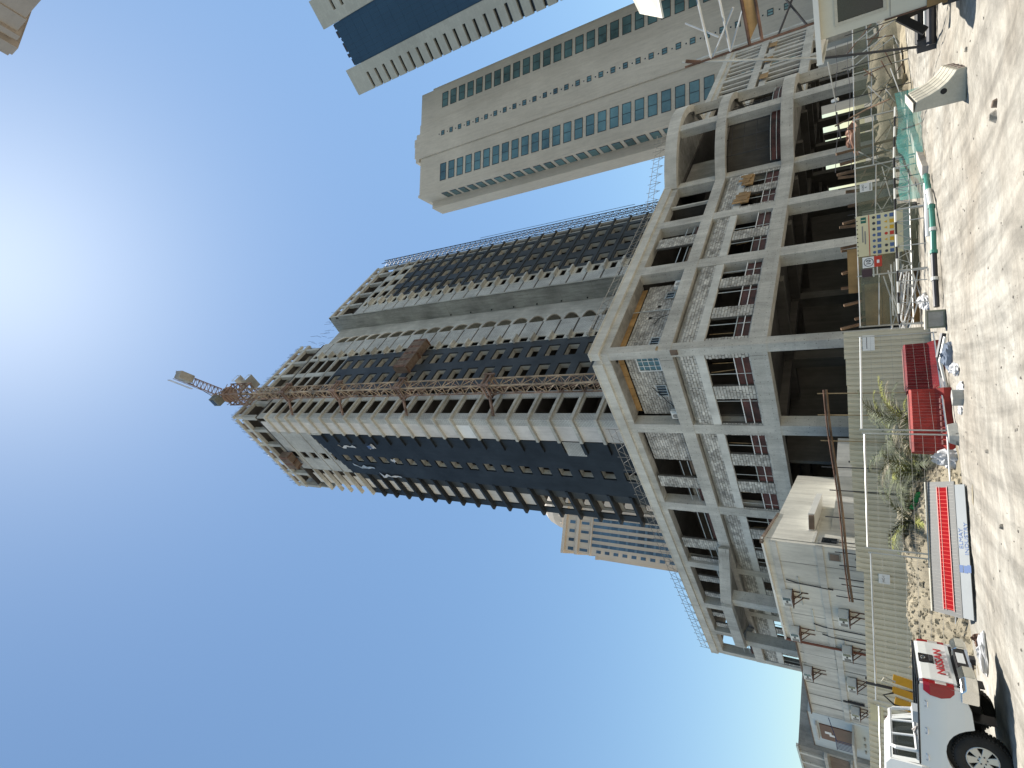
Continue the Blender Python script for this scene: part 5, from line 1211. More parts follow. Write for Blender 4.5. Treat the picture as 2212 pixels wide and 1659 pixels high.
# kerb stones, bright in the sun
kb = thing('precast_kerb', pol(17, 34), 'row of pale kerb stones tilted along the road edge on the right', 'kerb')
kp = [Vector(pol(16.4, 36.5, .25)), Vector(pol(19.4, 33.2, .18)), Vector(pol(22.3, 29.8, .08)), Vector(pol(24.0, 27.0, .04)), Vector(pol(26.0, 23.6, .0))]
for i in range(4):
    p, q = kp[i], kp[i+1]; L_ = (q-p).length; n = 2
    for k in range(n):
        a, b = p+(q-p)*(k+.02)/n, p+(q-p)*(k+.98)/n
        j = Vector((0, 0, random.uniform(-.02, .02))); MB().bar(a+j+Vector((0, 0, .06)), b+j+Vector((0, 0, .06)), .42, .2).build('kerb_stone', kerb_m, kb, bevel=.02)
vs = []
for i in range(61):
    f = i/60; a = 8+19.5*f
    for j in range(11):
        r_ = (48-25*f**.8)+j*1.3-1.2; z = .34*(1-f)*min(1, j/2.5)+.05*mn.noise((a, r_*.6, 0)); vs.append((*pol(a, r_)[:2], z-.03))
MB().add(vs, [(i*11+j, (i+1)*11+j, (i+1)*11+j+1, i*11+j+1) for i in range(60) for j in range(10)]).build('verge', rubble, kind='structure', smooth=True)
# safety board with pictograms
sp_ = thing('safety_sign_board', pol(30.2, 25.55, .8), 'cream safety board with rows of blue, yellow and red pictograms tied to the net fence', 'sign')
ba, bb = Vector(pol(31.95, 25.6)), Vector(pol(28.55, 25.5)); bx = (bb-ba).normalized(); bw_ = (bb-ba).length; bnn = Vector((bx.y, -bx.x, 0))
if bnn.dot(ba) > 0: bnn = -bnn
def sbx(nm, m, u0, u1, z0, z1, w0=.0, w1=.02, par=None):
    q = lambda u, w_, z: tuple(ba+bx*u*bw_+bnn*w_+Vector((0, 0, z)))
    return MB().hexa([q(u0, w0, z0), q(u1, w0, z0), q(u1, w1, z0), q(u0, w1, z0), q(u0, w0, z1), q(u1, w0, z1), q(u1, w1, z1), q(u0, w1, z1)]).build(nm, m, par or sp_)
sbx('board', yelsign, 0, 1, .62, 2.08); sbx('lower_sheet', mat('teal_grey_sheet', (.27, .33, .29), var=.1), .02, .98, .40, .615)
for k in range(9): sbx('eyelet', black, .04+k*.105, .065+k*.105, 2.03, 2.07, .021, .03)
sbx('red_line', redink, 0, 1, 1.66, 1.685, .021, .026); sbx('emblem', mat('green_print', (.03, .13, .1), bump=0), .82, .96, 1.76, 1.93, .021, .026); sbx('emblem_panel', yelsign, .88, .9, 1.78, 1.91, .027, .03)
for u0, u1, z in ((.35, .75, 1.86), (.30, .62, 1.78)): sbx('heading', mat('faded_print', (.25, .24, .22), bump=0), u0, u1, z, z+.045, .021, .025)
disc = {}
def picto(u, z, ring, fill, shape='disc'):
    c = ba+bx*u*bw_+bnn*.024+Vector((0, 0, z)); mb = MB(); r_ = .052; n = 14 if shape == 'disc' else 3
    pts = [c+bx*(math.sin(2*math.pi*k/n)*r_)+Vector((0, 0, math.cos(2*math.pi*k/n)*r_*(1 if shape == 'disc' else 1.25))) for k in range(n)]
    mb.add(pts+[p_+bnn*.006 for p_ in pts], [tuple(range(n)), tuple(range(2*n-1, n-1, -1))]+[(k, (k+1) % n, n+(k+1) % n, n+k) for k in range(n)]); return mb.build('pictogram', fill, sp_)
for k in range(7):
    u = .07+k*.142; picto(u, 1.52, None, blueink if k in (1, 2, 3, 0) else darkink); sbx('caption', blueink, u-.045, u+.045, 1.30, 1.42, .021, .026)
    kk = (blueink, blueink, yellowp, redink, yellowp, yellowp, blueink)[k]; picto(u, 1.14, None, (darkink, darkink, yellowp, redink, yellowp, yellowp, blueink)[k], 'disc' if k in (0, 1, 3, 6) else 'tri'); sbx('caption', kk, u-.045, u+.045, .90, 1.03, .021, .026)
s10 = thing('speed_limit_sign', pol(32.4, 25.6, 1.35), 'small white and red sign with a ringed 10 left of the safety board', 'sign')
ba, bb = Vector(pol(32.95, 25.55)), Vector(pol(32.05, 25.55)); bx = (bb-ba).normalized(); bw_ = (bb-ba).length
sbx('plate', paper, 0, 1, 1.55, 1.92, par=s10); sbx('red_band', redink, 0, 1, 1.3, 1.548, par=s10); sbx('band_mark', paper, .35, .65, 1.38, 1.46, .021, .025, par=s10)
c = ba+bx*.5*bw_+bnn*.023+Vector((0, 0, 1.72))
MB().tube([c+bx*math.sin(2*math.pi*k/20)*.15+Vector((0, 0, math.cos(2*math.pi*k/20)*.15)) for k in range(20)], .012, 5, closed=True).build('ring', darkink, s10)
text_mesh('speed_number', '10', .2, darkink, s10, basis(c-ORG[s10], bx, (0, 0, 1)), bold=.006)
dbx = thing('dark_cabinet', pol(33.4, 25.7, 1.3), 'dark brown square cabinet hung on the net fence left of the 10 sign', 'box'); ba, bb = Vector(pol(33.7, 25.6)), Vector(pol(33.05, 25.6)); bx = (bb-ba).normalized(); bw_ = (bb-ba).length
sbx('case', mat('dark_maroon', (.07, .045, .05), var=.1), 0, 1, 1.62, 1.95, 0, .1, par=dbx); sbx('shelf', galv, -.05, 1.05, 1.55, 1.6, 0, .12, par=dbx)
sst = thing('small_fence_plate', pol(26.2, 27, 1.4), 'narrow white plate hung high on the net fence right of the safety board', 'sign'); ba, bb = Vector(pol(26.6, 26.6)), Vector(pol(25.9, 26.8)); bx = (bb-ba).normalized(); bw_ = (bb-ba).length
sbx('plate', paper, 0, 1, 1.52, 1.93, par=sst); sbx('grey_field', galv, .1, .9, 1.56, 1.62, .021, .024, par=sst); text_mesh('printed_text', 'LOAD\nK', .1, darkink, sst, basis(ba+bx*.5*bw_+bnn*.023+Vector((0, 0, 1.78))-ORG[sst], bx, (0, 0, 1)))
# debris, timber and stacked tubes behind the net, in the mouth of the ground floor
random.seed(77)
for i in range(16):
    a = 22.8+i*.95+random.uniform(-.2, .2); p = Vector(pol(a, 29.5)); q = p+Vector((random.uniform(-1.0, .1), random.uniform(-.3, .3), 0)); z1 = 2.3+random.uniform(0, .55)
    tt = MB(); tt.bar((p.x, p.y, .3), (q.x, q.y, z1), .1, .1); tt.build('propped_plank', timber_dk, label='rough timber plank in the row propped upright behind the net fence', cat='plank', group='timber planks behind the net', org=(p.x, p.y, .3))
crates = ((33.2, 29.0, 2.2, ply, 'upper plywood crate face glowing orange in the ground floor opening'), (32.9, 28.6, 1.0, timber_dk, 'dark timber crate below the plywood crate'), (36.2, 28.6, 1.6, ply, 'plywood panel stack left of the crates beside the corner column'), (34.8, 28.8, 1.7, brown, 'brown stacked formwork panels in the middle of the ground floor opening'), (30.0, 29.6, 1.6, conc_dk, 'grey sheeted stack behind the safety board'))
for a, r_, z, m, lab in crates:
    p = Vector(pol(a, r_)); t = thing('formwork_stack', p, lab, 'crate', rz=R(a))
    for k in range(5): MB().box(-.3+random.uniform(-.05, .05), .3, -.95+random.uniform(-.06, .06), .9, z*k/5+.02, z*(k+1)/5+.3*(k == 4)).build('panel', m, t, local=True)
    MB().box(-.36, -.31, -.6, .6, z*.5, z*.55).build('batten', timber, t, local=True)
for i in range(26):
    a = 33.8+4.2*random.random(); r_ = 27.4+random.random(); p = Vector(pol(a, r_, .9*random.random()+.1)); dr_ = Vector((-math.sin(R(a)), math.cos(R(a)), random.uniform(-.3, .3)))*random.uniform(.5, 1.3)
    MB().tube([p-dr_, p+dr_], .03, 6).build('scaffold_tube', steel_w if i % 3 else galv, label='loose scaffold tube in the jumbled pile behind the net fence', cat='tube', group='loose scaffold tubes', org=p)
crumple(pol(22.0, 31.0, 1.9), .35, .8, .45, orange_t, 'tarpaulin_heap', 'crumpled orange and brown tarpaulin heap on top of the net fence line', 'tarpaulin', 41)
crumple(pol(21.9, 33.6, 0), 1.0, 2.2, 1.15, rubble, 'spoil_heap', 'pale spoil heap seen through the shade net on the right', 'heap', 43)
crumple(pol(18.4, 38.5, 0), 1.0, 3.0, 1.3, rubble, 'spoil_heap', 'pale spoil heap seen through the net behind the leaning pole', 'heap', 47)
crumple(pol(36.3, 25.2, 0), .3, .8, .28, cloth, 'plastic_sheet', 'white torn sheeting below the striped tube near the hoarding end', 'plastic sheet', 53, R(120))
# ------------------------------------------------------------------ precast stepped kerb block in the foreground
random.seed(5)
b0, b1 = Vector((13.95, 5.55, 0)), Vector((14.86, 5.32, 0)); bf = Vector(pol(18.7, 19.2)); bdir = Vector((math.cos(R(15.5)), math.sin(R(15.5)), 0)); wdir = Vector((math.sin(R(15.5)), -math.cos(R(15.5)), 0))
pb_ = thing('precast_block', Vector(pol(20.6, 15.0)), 'heavy pale precast block with a curved grooved side and a round lifting hole', 'concrete block')
O = Vector(pol(21.35, 15.1)); BLn = 2.7
prof = [(0, 0), (.60, 0), (.60, .17), (.52, .22), (.42, .31), (.33, .44), (.26, .60), (.20, .80), (0.0, .84)]
pf = lambda L_: (lambda u, z: tuple(O+bdir*L_+wdir*u+Vector((0, 0, z))))
MB().extr(prof, pf(0), pf(BLn)).build('body', pale_c, pb_, bevel=.02)
for k in range(4):
    L_ = .42+k*.60; gp = [(a+.006, b+.004) for a, b in prof[2:8]]; gp2 = [(a-.03, b-.02) for a, b in reversed(prof[2:8])]
    MB().extr(gp+gp2, pf(L_), pf(L_+.05)).build('groove', conc_dk, pb_)
    MB().extr([(.56, -.01), (.607, -.01), (.607, .1), (.56, .1)], pf(L_-.05), pf(L_+.12)).build('drain_notch', mat('pinkish_stain', (.30, .2, .19)), pb_)
c = O+wdir*.27+Vector((0, 0, .36)); MB().add([tuple(c-bdir*.004+wdir*(.055*math.cos(k*.5236))+Vector((0, 0, .055*math.sin(k*.5236)))) for k in range(12)], [tuple(range(12))]).build('lifting_hole', black, pb_)
MB().hexa([pf(q)(u, z) for z in (.842, .862) for u, q in ((.0, 0.0), (.19, 0.0), (.19, BLn), (.0, BLn))]).build('sunlit_top_slab', kerb_m, pb_, bevel=.008)  # paler than the body: sunlight on the top is put into the colour

# ------------------------------------------------------------------ guard cabin, upper right of the ground
gc = thing('guard_cabin', pol(14.3, 15.3), 'cream sheet metal guard cabin with a dark window and a red ring sign', 'cabin')
GO = Vector(pol(14.25, 15.3)); gy = Vector((math.sin(R(6)), -math.cos(R(6)), 0)); gxv = Vector((math.cos(R(6)), math.sin(R(6)), 0))   # gy runs to the right along the wall, gxv into the cabin
def gcb(nm, m, u0, u1, d0, d1, z0, z1, par=None, **k):
    q = lambda u, d, z: tuple(GO+gy*u+gxv*d+Vector((0, 0, z)))
    return MB().hexa([q(u0, d0, z0), q(u1, d0, z0), q(u1, d1, z0), q(u0, d1, z0), q(u0, d0, z1), q(u1, d0, z1), q(u1, d1, z1), q(u0, d1, z1)]).build(nm, m, par or gc, **k)
for a, b, c_, d in holes(0, 3.4, .38, 2.44, [(.16, 1.5, 1.26, 2.16)]): gcb('wall_panel', rail_paint, a, b, 0, .06, c_, d)
gcb('side_wall', rail_paint, 0, .06, .06, 2.4, .38, 2.44); gcb('rear_wall', rail_paint, 0, 3.4, 2.4, 2.46, .38, 2.44)
gcb('roof', white_p, -.42, 3.6, -.12, 2.7, 2.45, 2.5); gcb('roof_edge', white_p, -.45, -.42, -.16, 2.7, 2.40, 2.53); gcb('roof_edge', white_p, -.42, 3.6, -.16, -.12, 2.42, 2.52)
wf = MB()
for a, b, c_, d in ((.16, 1.5, 1.26, 1.32), (.16, 1.5, 2.10, 2.16), (.16, .22, 1.32, 2.10), (1.44, 1.5, 1.32, 2.10)):
    q = lambda u, dd, z: tuple(GO+gy*u+gxv*dd+Vector((0, 0, z))); wf.hexa([q(a, -.02, c_), q(b, -.02, c_), q(b, .05, c_), q(a, .05, c_), q(a, -.02, d), q(b, -.02, d), q(b, .05, d), q(a, .05, d)])
wn = wf.build('window', pale_c, gc); gcb('pane', dark_gl, .22, 1.44, .02, .03, 1.32, 2.10, par=wn)
gcb('corner_trim', rust, -.03, -.001, -.02, .1, .38, 1.3); gcb('corner_trim', ply, -.03, 1.2, -.03, -.001, .36, .62); gcb('skid', steel_dk, -.1, 3.4, .05, .25, .1, .36); gcb('floor_board', ply, -.05, 3.4, -.04, 2.5, .30, .37)
gcb('seam', conc_dk, .02, 3.4, -.004, -.001, 1.2, 1.215)
c = GO+gy*.86+gxv*-.01+Vector((0, 0, 2.30)); MB().tube([c+gy*math.sin(2*math.pi*k/24)*.1+Vector((0, 0, math.cos(2*math.pi*k/24)*.1)) for k in range(24)], .014, 6, closed=True).build('red_ring', redletter, gc); MB().bar(c+gy*-.03+Vector((0, 0, .03)), c+gy*.03+Vector((0, 0, -.02)), .02, .006).build('ring_mark', redletter, gc)
# angled black support and black tubes on the ground with a leaning pole
bs = thing('black_bracket_frame', Vector(pol(15.0, 18.5)), 'black angled steel bracket standing beside the guard cabin', 'frame')
MB().bar(pol(14.4, 18.5, 0.95), pol(15.9, 18.4, .42), .16).build('arm', black, bs); MB().bar(pol(14.5, 18.5, .9), pol(14.1, 18.9, .1), .14).build('leg', black, bs)
tb = thing('black_tube_base', Vector(pol(15.5, 21)), 'bundle of thick black tubes lying on the ground at the foot of the leaning pole', 'tubes')
MB().tube([pol(12.2, 21.6, .34), pol(16.6, 21.3, .34)], .12, 12).build('tube', black, tb); MB().tube([pol(12.2, 21.2, .12), pol(16.9, 20.9, .12)], .11, 12).build('tube', steel_dk, tb); MB().tube([pol(12.2, 21.3, .24), pol(15.9, 21.1, .24)], .035, 8).build('thin_tube', white_p, tb)
MB().bar(pol(16.75, 21.2, .0), pol(16.75, 21.2, .42), .3).build('end_plate', steel_dk, tb)
lpole = thing('leaning_pole', Vector(pol(16.85, 21.1)), 'tall thin grey pole leaning to the right above the black tubes', 'pole')
MB().tube([pol(16.85, 21.1, .3), pol(15.6, 20.4, 2.6)], .035, 8).build('lower_length', steel_dk, lpole); MB().tube([pol(15.6, 20.4, 2.6), pol(12.4, 19.6, 6.3)], .03, 8).build('upper_length', galv, lpole); MB().tube([pol(12.9, 19.7, 5.8), pol(12.45, 19.6, 6.2)], .05, 8).build('coupler', rust, lpole)
wp = MB().tube([pol(19.9, 24, 1.0), pol(20.2, 24.5, 1.6), pol(20.9, 25, 2.6)], .03, 6).build('brown_rod', timber_dk, label='thin brown rod standing behind the precast block', cat='rod')
ps = thing('thin_net_pole', Vector(pol(15.7, 16.5)), 'thin pale pole hanging below the cabin roof tip with a clamp on it', 'pole'); MB().tube([pol(15.9, 19.5, 2.5), pol(19.3, 24, 2.5)], .018, 6).build('rod', galv, ps); MB().tube([pol(18.9, 23.5, 2.42), pol(18.95, 23.6, 2.6)], .06, 8).build('clamp', galv, ps)
MB().tube([pol(19.9, 24.0, 2.5), pol(22, 27, 2.5)], .03, 6).build('dark_rod', steel_dk, ps)
# scaffold tower behind the cabin
sf = thing('scaffold_tower', pol(12.9, 19), 'rusty scaffold tower with guard rails and an orange plywood panel behind the cabin', 'scaffold')
def ptz(a, r_, z): return Vector(pol(a, r_, z))
MB().tube([ptz(12.9, 19, 0), ptz(12.9, 19, 6.1)], .032, 8).build('standard', rust, sf); MB().tube([ptz(5.5, 18.2, 0), ptz(5.5, 18.2, 6.4)], .032, 8).build('standard', rust, sf)
MB().tube([ptz(12.6, 20.6, 0), ptz(12.6, 20.6, 6.1)], .025, 8).build('standard', galv, sf)
for z in (5.35, 4.82): MB().tube([ptz(12.9, 19, z), ptz(5.5, 18.2, z+.05)], .035, 6).build('guard_rail', galv, sf)
for a, b, c_, d in ((12.85, 5.3, 9.8, 4.55), (12.9, 4.82, 10.0, 4.3), (9.6, 5.9, 11.5, 5.0)): MB().tube([ptz(a, 19, b), ptz(c_, 18.6, d)], .03, 6).build('diagonal', galv, sf)
for z, m in ((4.30, rust), (3.98, rust)): MB().tube([ptz(12.8, 18.9, z), ptz(5.5, 18.1, z+.04)], .045, 6).build('ledger', m, sf)
mb = MB(); a, b, c_, d = ptz(12.5, 18.9, 4.28), ptz(5.5, 18.1, 4.3), ptz(5.5, 18.1, 4.0), ptz(11.3, 18.8, 4.0); mb.add([a, b, c_, d]+[p+Vector((.03, .02, 0)) for p in (a, b, c_, d)], [(0, 1, 2, 3), (7, 6, 5, 4), (0, 4, 5, 1), (1, 5, 6, 2), (2, 6, 7, 3), (3, 7, 4, 0)]); mb.build('plywood_toe_board', ply, sf)
for a, z in ((10.4, 3.4), (8.8, 3.3)): MB().tube([ptz(a, 19.4, z), ptz(a-3.5, 19.0, z+.1)], .03, 6).build('transom', galv, sf)
MB().tube([ptz(12.9, 19.1, 2.9), ptz(8, 19.6, 3.9)], .03, 6).build('diagonal', steel_dk, sf); MB().tube([ptz(12.9, 19.1, 3.6), ptz(8, 19.6, 2.7)], .03, 6).build('diagonal', steel_dk, sf)
mb = MB(); pts = [ptz(8.6, 18.6, 6.35), ptz(3, 18, 6.2), ptz(3, 19.4, 7.6), ptz(7.6, 20.2, 7.4)]; mb.add(pts+[p+Vector((0, 0, .05)) for p in pts], [(0, 1, 2, 3), (7, 6, 5, 4), (0, 4, 5, 1), (1, 5, 6, 2), (2, 6, 7, 3), (3, 7, 4, 0)]); mb.build('canvas_roof', mat('cream_canvas', (.62, .58, .48), var=.06), sf)

# ------------------------------------------------------------------ yellow plant behind the pickup
yp = thing('yellow_plant_arm', pol(68, 19), 'yellow hydraulic arms with a black hose showing above the pickup bed', 'machine')
for a, z0_, z1_, w_ in ((67.2, .7, 1.5, .2), (68.0, .7, 1.52, .16), (68.8, .8, 1.48, .22)):
    p = pol(a, 19); MB().bar((p[0], p[1], z0_), (p[0]+.1, p[1]-.05, z1_), w_).build('arm', yel_paint, yp)
MB().bar(pol(67, 19, .75), pol(69.2, 19, .8), .3).build('base', yel_paint, yp); MB().tube([pol(67.9, 18.9, 1.5), pol(68.2, 18.9, 1.72), pol(68.7, 18.9, 1.5), pol(68.9, 18.9, 1.0)], .025, 6).build('hose', black, yp)
MB().tube([pol(67.1, 18.9, 1.45), pol(66.9, 18.9, 1.68), pol(67.25, 18.9, 1.75), pol(67.4, 18.9, 1.5)], .03, 6).build('pale_hose', pale_c, yp); MB().tube([pol(67.6, 19.1, 0.6), pol(67.6, 19.1, 2.1)], .04, 6).build('dark_post', steel_dk, yp)

# ------------------------------------------------------------------ white pickup, rear towards us
HD = R(131); rc = Vector(pol(66.35, 12.75)); lf = Vector((math.cos(HD+math.pi/2), math.sin(HD+math.pi/2), 0)); root = rc-lf*.9
pk = thing('white_pickup', (root.x, root.y, .0), 'white double cab pickup seen from its tail, red lettering on the tailgate', 'pickup', rz=HD)
T_ = dict(local=True)
W = .91; RL = 1.20
def pbx(nm, m, x0, x1, y0, y1, z0, z1, par=pk, bevel=0, **k): return MB().box(x0, x1, y0, y1, z0, z1).build(nm, m, par, local=True, bevel=bevel, **k)
def side_profile(x0, x1, ztop, zbot, ax_, arch_r, zc=.385):
    pts = [(x0, zbot+.12), (x0+.02, ztop-.02), (x0+.06, ztop), (x1, ztop), (x1, zbot-.06)]
    if ax_: 
        n = 14; pts.append((ax_+arch_r+.0, zbot-.06))
        for k in range(n+1):
            a = math.pi*k/n; zz = zc+arch_r*math.sin(a)
            if zz > zbot-.06: pts.append((ax_+arch_r*math.cos(a), zz))
        pts.append((ax_-arch_r, zbot-.03)); pts.append((x0+.32, zbot))
    return pts
AX, FX = 1.18, 4.36
prof = side_profile(.10, 1.55, RL, .50, AX, .47)
for s in (1, -1):
    # a curved side: three vertical shells give the shoulder
    def skin(prof_, s_, nm, y_in, par):
        vs = []; n = len(prof_)
        def bulge(z): return W-.055*max(0, (z-.85)/.35)**1.4-.05*max(0, (.62-z)/.3)
        for (x, z) in prof_: vs.append((x, s_*bulge(z), z))
        for (x, z) in prof_: vs.append((x, s_*y_in, z))
        mb_ = MB(); mb_.add(vs, [(i, (i+1) % n, n+(i+1) % n, n+i) for i in range(n)])
        # face as strips so that the bulge shows
        import bmesh
        from mathutils.geometry import tessellate_polygon
        def clip(z0_, z1_):
            out = prof_
            for zc_, keep in ((z0_, 1), (z1_, -1)):
                o2 = []
                for i in range(len(out)):
                    a, b = out[i], out[(i+1) % len(out)]; ia, ib = (a[1]-zc_)*keep >= 0, (b[1]-zc_)*keep >= 0
                    if ia: o2.append(a)
                    if ia != ib: t = (zc_-a[1])/(b[1]-a[1]); o2.append((a[0]+(b[0]-a[0])*t, zc_))
                out = o2
                if not out: return []
            return out
        zl = sorted({min(z for x, z in prof_)+i*(max(z for x, z in prof_)-min(z for x, z in prof_))/10 for i in range(11)})
        for za, zb in zip(zl, zl[1:]):
            poly = clip(za, zb)
            if len(poly) < 3: continue
            for tri in tessellate_polygon([[Vector((x, z, 0)) for x, z in poly]]):
                mb_.add([(poly[i][0], s_*bulge(poly[i][1]), poly[i][1]) for i in tri], [(0, 1, 2)])
                mb_.add([(poly[i][0], s_*y_in, poly[i][1]) for i in tri], [(2, 1, 0)])
        o = mb_.build(nm, carw, par, local=True)
        bm_ = bmesh.new(); bm_.from_mesh(o.data); bmesh.ops.remove_doubles(bm_, verts=bm_.verts, dist=.0008); bmesh.ops.recalc_face_normals(bm_, faces=bm_.faces); bm_.to_mesh(o.data); bm_.free()
        for p_ in o.data.polygons: p_.use_smooth = True
        try: o.data.set_sharp_from_angle(angle=R(32))
        except Exception: pass
        return o
    skin(prof, s, 'bed_side', W-.12, pk)
    capr = pbx('bed_rail_cap', black, .12, 1.54, s*(W-.14), s*(W-.045), RL, RL+.025, bevel=.008)
    for hx_ in (.45, .92, 1.38):
        MB().tube([(hx_-.05, s*(W-.035), RL-.08), (hx_-.04, s*(W-.008), RL-.10), (hx_+.04, s*(W-.008), RL-.10), (hx_+.05, s*(W-.035), RL-.08)], .011, 6).build('rope_hook', chrome, pk, local=True)
        MB().lathe([(0, .004), (.028, .004), (.03, 0)], (hx_, s*(W-.046), RL-.085), 'y', 12).build('hook_plate', galv, pk, local=True)
    # cab side: doors and fender as one painted skin, glass separate
    cp = [(1.58, RL-.01), (4.05, RL-.02), (4.25, 1.10), (5.05, 1.0), (5.28, .82), (5.28, .48), (FX+.48, .42)]
    for k in range(13):
        a = math.pi*k/12; zz = .385+.46*math.sin(a)
        if zz > .42: cp.append((FX+.46*math.cos(a), zz))
    cp += [(FX-.48, .42), (1.74, .44), (1.66, .62), (1.58, .76)]
    skin(cp, s, 'cab_side', W-.1, pk)
    for xs_ in (1.74, 2.95, 4.0): pbx('door_seam', black, xs_, xs_+.008, s*(W-.002), s*(W-.02), .5, 1.15)
    pbx('door_handle', chrome, 1.82, 1.98, s*W, s*(W+.03), 1.0, 1.04, bevel=.008)
    # greenhouse
    gh = [(1.58, 1.19), (1.68, 1.64), (1.78, 1.70), (3.35, 1.735), (3.62, 1.70), (4.28, 1.16)]
    n = len(gh); iy = lambda z: s*(W-.04-.17*max(0, (z-1.19)/.53))
    mb = MB(); mb.add([(x, iy(z), z) for x, z in gh]+[(x, iy(z)-s*.05, z) for x, z in gh], [tuple(range(n)), tuple(range(2*n-1, n-1, -1))]+[(i, (i+1) % n, n+(i+1) % n, n+i) for i in range(n)]); mb.build('cab_pillar_panel', carw, pk, local=True)
    for (g_) in ([(1.82, 1.24), (1.87, 1.60), (1.92, 1.63), (2.88, 1.655), (2.88, 1.24)], [(3.0, 1.24), (3.0, 1.655), (3.5, 1.64), (3.98, 1.24)]):
        mb = MB(); m_ = len(g_); mb.add([(x, iy(z)+s*.006, z) for x, z in g_]+[(x, iy(z)-s*.002, z) for x, z in g_], [tuple(range(m_)), tuple(range(2*m_-1, m_-1, -1))]+[(i, (i+1) % m_, m_+(i+1) % m_, m_+i) for i in range(m_)]); mb.build('side_window', dark_gl, pk, local=True)
    # tail lamp wraps round the corner
    lm = MB(); pr = [(.70, .80), (.76, .84), (.80, .97), (.80, 1.11), (.74, 1.14)]
    lp_ = [(.085, W-.15), (.085, W+.0), (.16, W+.012), (.30, W+.006), (.30, W-.15)]
    vs = [];
    for z, sh_ in ((.72, .12), (.78, .04), (.90, 0), (1.05, .02), (1.14, .07)):
        for (x, y) in ((.075, W-.15), (.075, W-.03), (.11, W+.004), (.29-sh_, W+.004), (.29-sh_, W-.1)): vs.append((x, s*(y-(.03 if z > 1.1 else 0)), z))
    lm.add(vs, [(k*5+j, k*5+j+1, k*5+5+j+1, k*5+5+j) for k in range(4) for j in range(4)]+[(0, 1, 2, 3, 4), (20, 21, 22, 23, 24)]); tl_ = lm.build('tail_lamp', redlamp, pk, local=True, smooth=False)
    pbx('reversing_lens', clearl, .068, .09, s*(W-.14), s*(W-.05), .82, .97, par=tl_, bevel=.005); pbx('lens_bar', galv, .066, .07, s*(W-.115), s*(W-.1), .82, .97, par=tl_)
# bed, tailgate
pbx('bed_floor', steel_dk, .12, 1.54, -.79, .79, .62, .66); pbx('bed_front', carw, 1.5, 1.55, -.79, .79, .66, RL); pbx('bed_liner', black, .13, 1.49, .74, .785, .66, RL-.01); pbx('bed_liner', black, .13, 1.49, -.785, -.74, .66, RL-.01)
tg = MB(); TZ = [(.075, .665), (.062, .72), (.06, 1.02), (.072, 1.14), (.10, RL), (.15, RL), (.15, .665)]
tg.extr(TZ, lambda x, z: (x, -.755, z), lambda x, z: (x, .755, z)); tgo = tg.build('tailgate', carw, pk, local=True, bevel=.01)
pbx('tailgate_cap', black, .09, .16, -.75, .75, RL, RL+.022, bevel=.006)
pbx('handle_recess', black, .05, .07, -.02-.17, -.02+.17, .93, 1.155, par=tgo, bevel=.012); pbx('handle', steel_dk, .035, .055, -.13, .11, .95, 1.0, par=tgo, bevel=.006)
MB().tube([(.046, .05*math.cos(a)-.01, 1.09+.03*math.sin(a)) for a in [2*math.pi*k/16 for k in range(16)]], .007, 6, closed=True).build('badge', chrome, tgo, local=True); pbx('badge', chrome, .042, .05, -.075, .055, 1.084, 1.096, par=tgo)
text_mesh('tailgate_lettering', 'NISSAN', .165, redletter, tgo, basis((.052, 0.02, .845), (0, -1, 0), (0, 0, 1)) @ Matrix.Diagonal((1.8, 1, 1, 1)), bold=.003)
pbx('model_badge', galv, .052, .062, .38, .58, .735, .765, par=tgo); pbx('lower_gap', black, .085, .14, -.78, .78, .60, .665)
# chrome step bumper
bm_ = MB()
for y0, y1 in ((-.93, -.36), (.36, .93)):
    sgn = 1 if y1 > 0 else -1
    bm_ = MB(); pr = [(-.06, .40), (-.10, .47), (-.10, .57), (-.04, .635), (.12, .635), (.12, .40)]
    yo, yi = (y1, y0) if sgn > 0 else (y0, y1); ya = yo-sgn*.16
    bm_.extr(pr, lambda x, z: (x, yi, z), lambda x, z: (x, ya, z)); bm_.add([(x, ya, z) for x, z in pr]+[(x+.16, yo, z) for x, z in pr]+[(.36, yo, .40), (.36, yo, .62)], [(i, (i+1) % 6, 6+(i+1) % 6, 6+i) for i in range(6)]+[(6, 7, 8, 9, 10, 11)])
    bm_.build('chrome_bumper_end', chrome, pk, local=True, bevel=.012)
    pbx('bumper_face', pale_c, -.108, -.101, yi+sgn*.03, ya, .43, .565)
pbx('bumper_step', black, -.07, .12, -.36, .36, .44, .62, bevel=.01); pbx('bumper_step_edge', chrome, -.09, -.07, -.36, .36, .42, .46); pbx('number_plate', paper, -.075, -.07, -.2, .2, .49, .60); pbx('tow_bracket', steel_dk, -.12, -.02, -.08, .08, .34, .42)
for y in (-.62, .62): pbx('mud_flap', black, .62, .64, y-.14, y+.14, .16, .55)
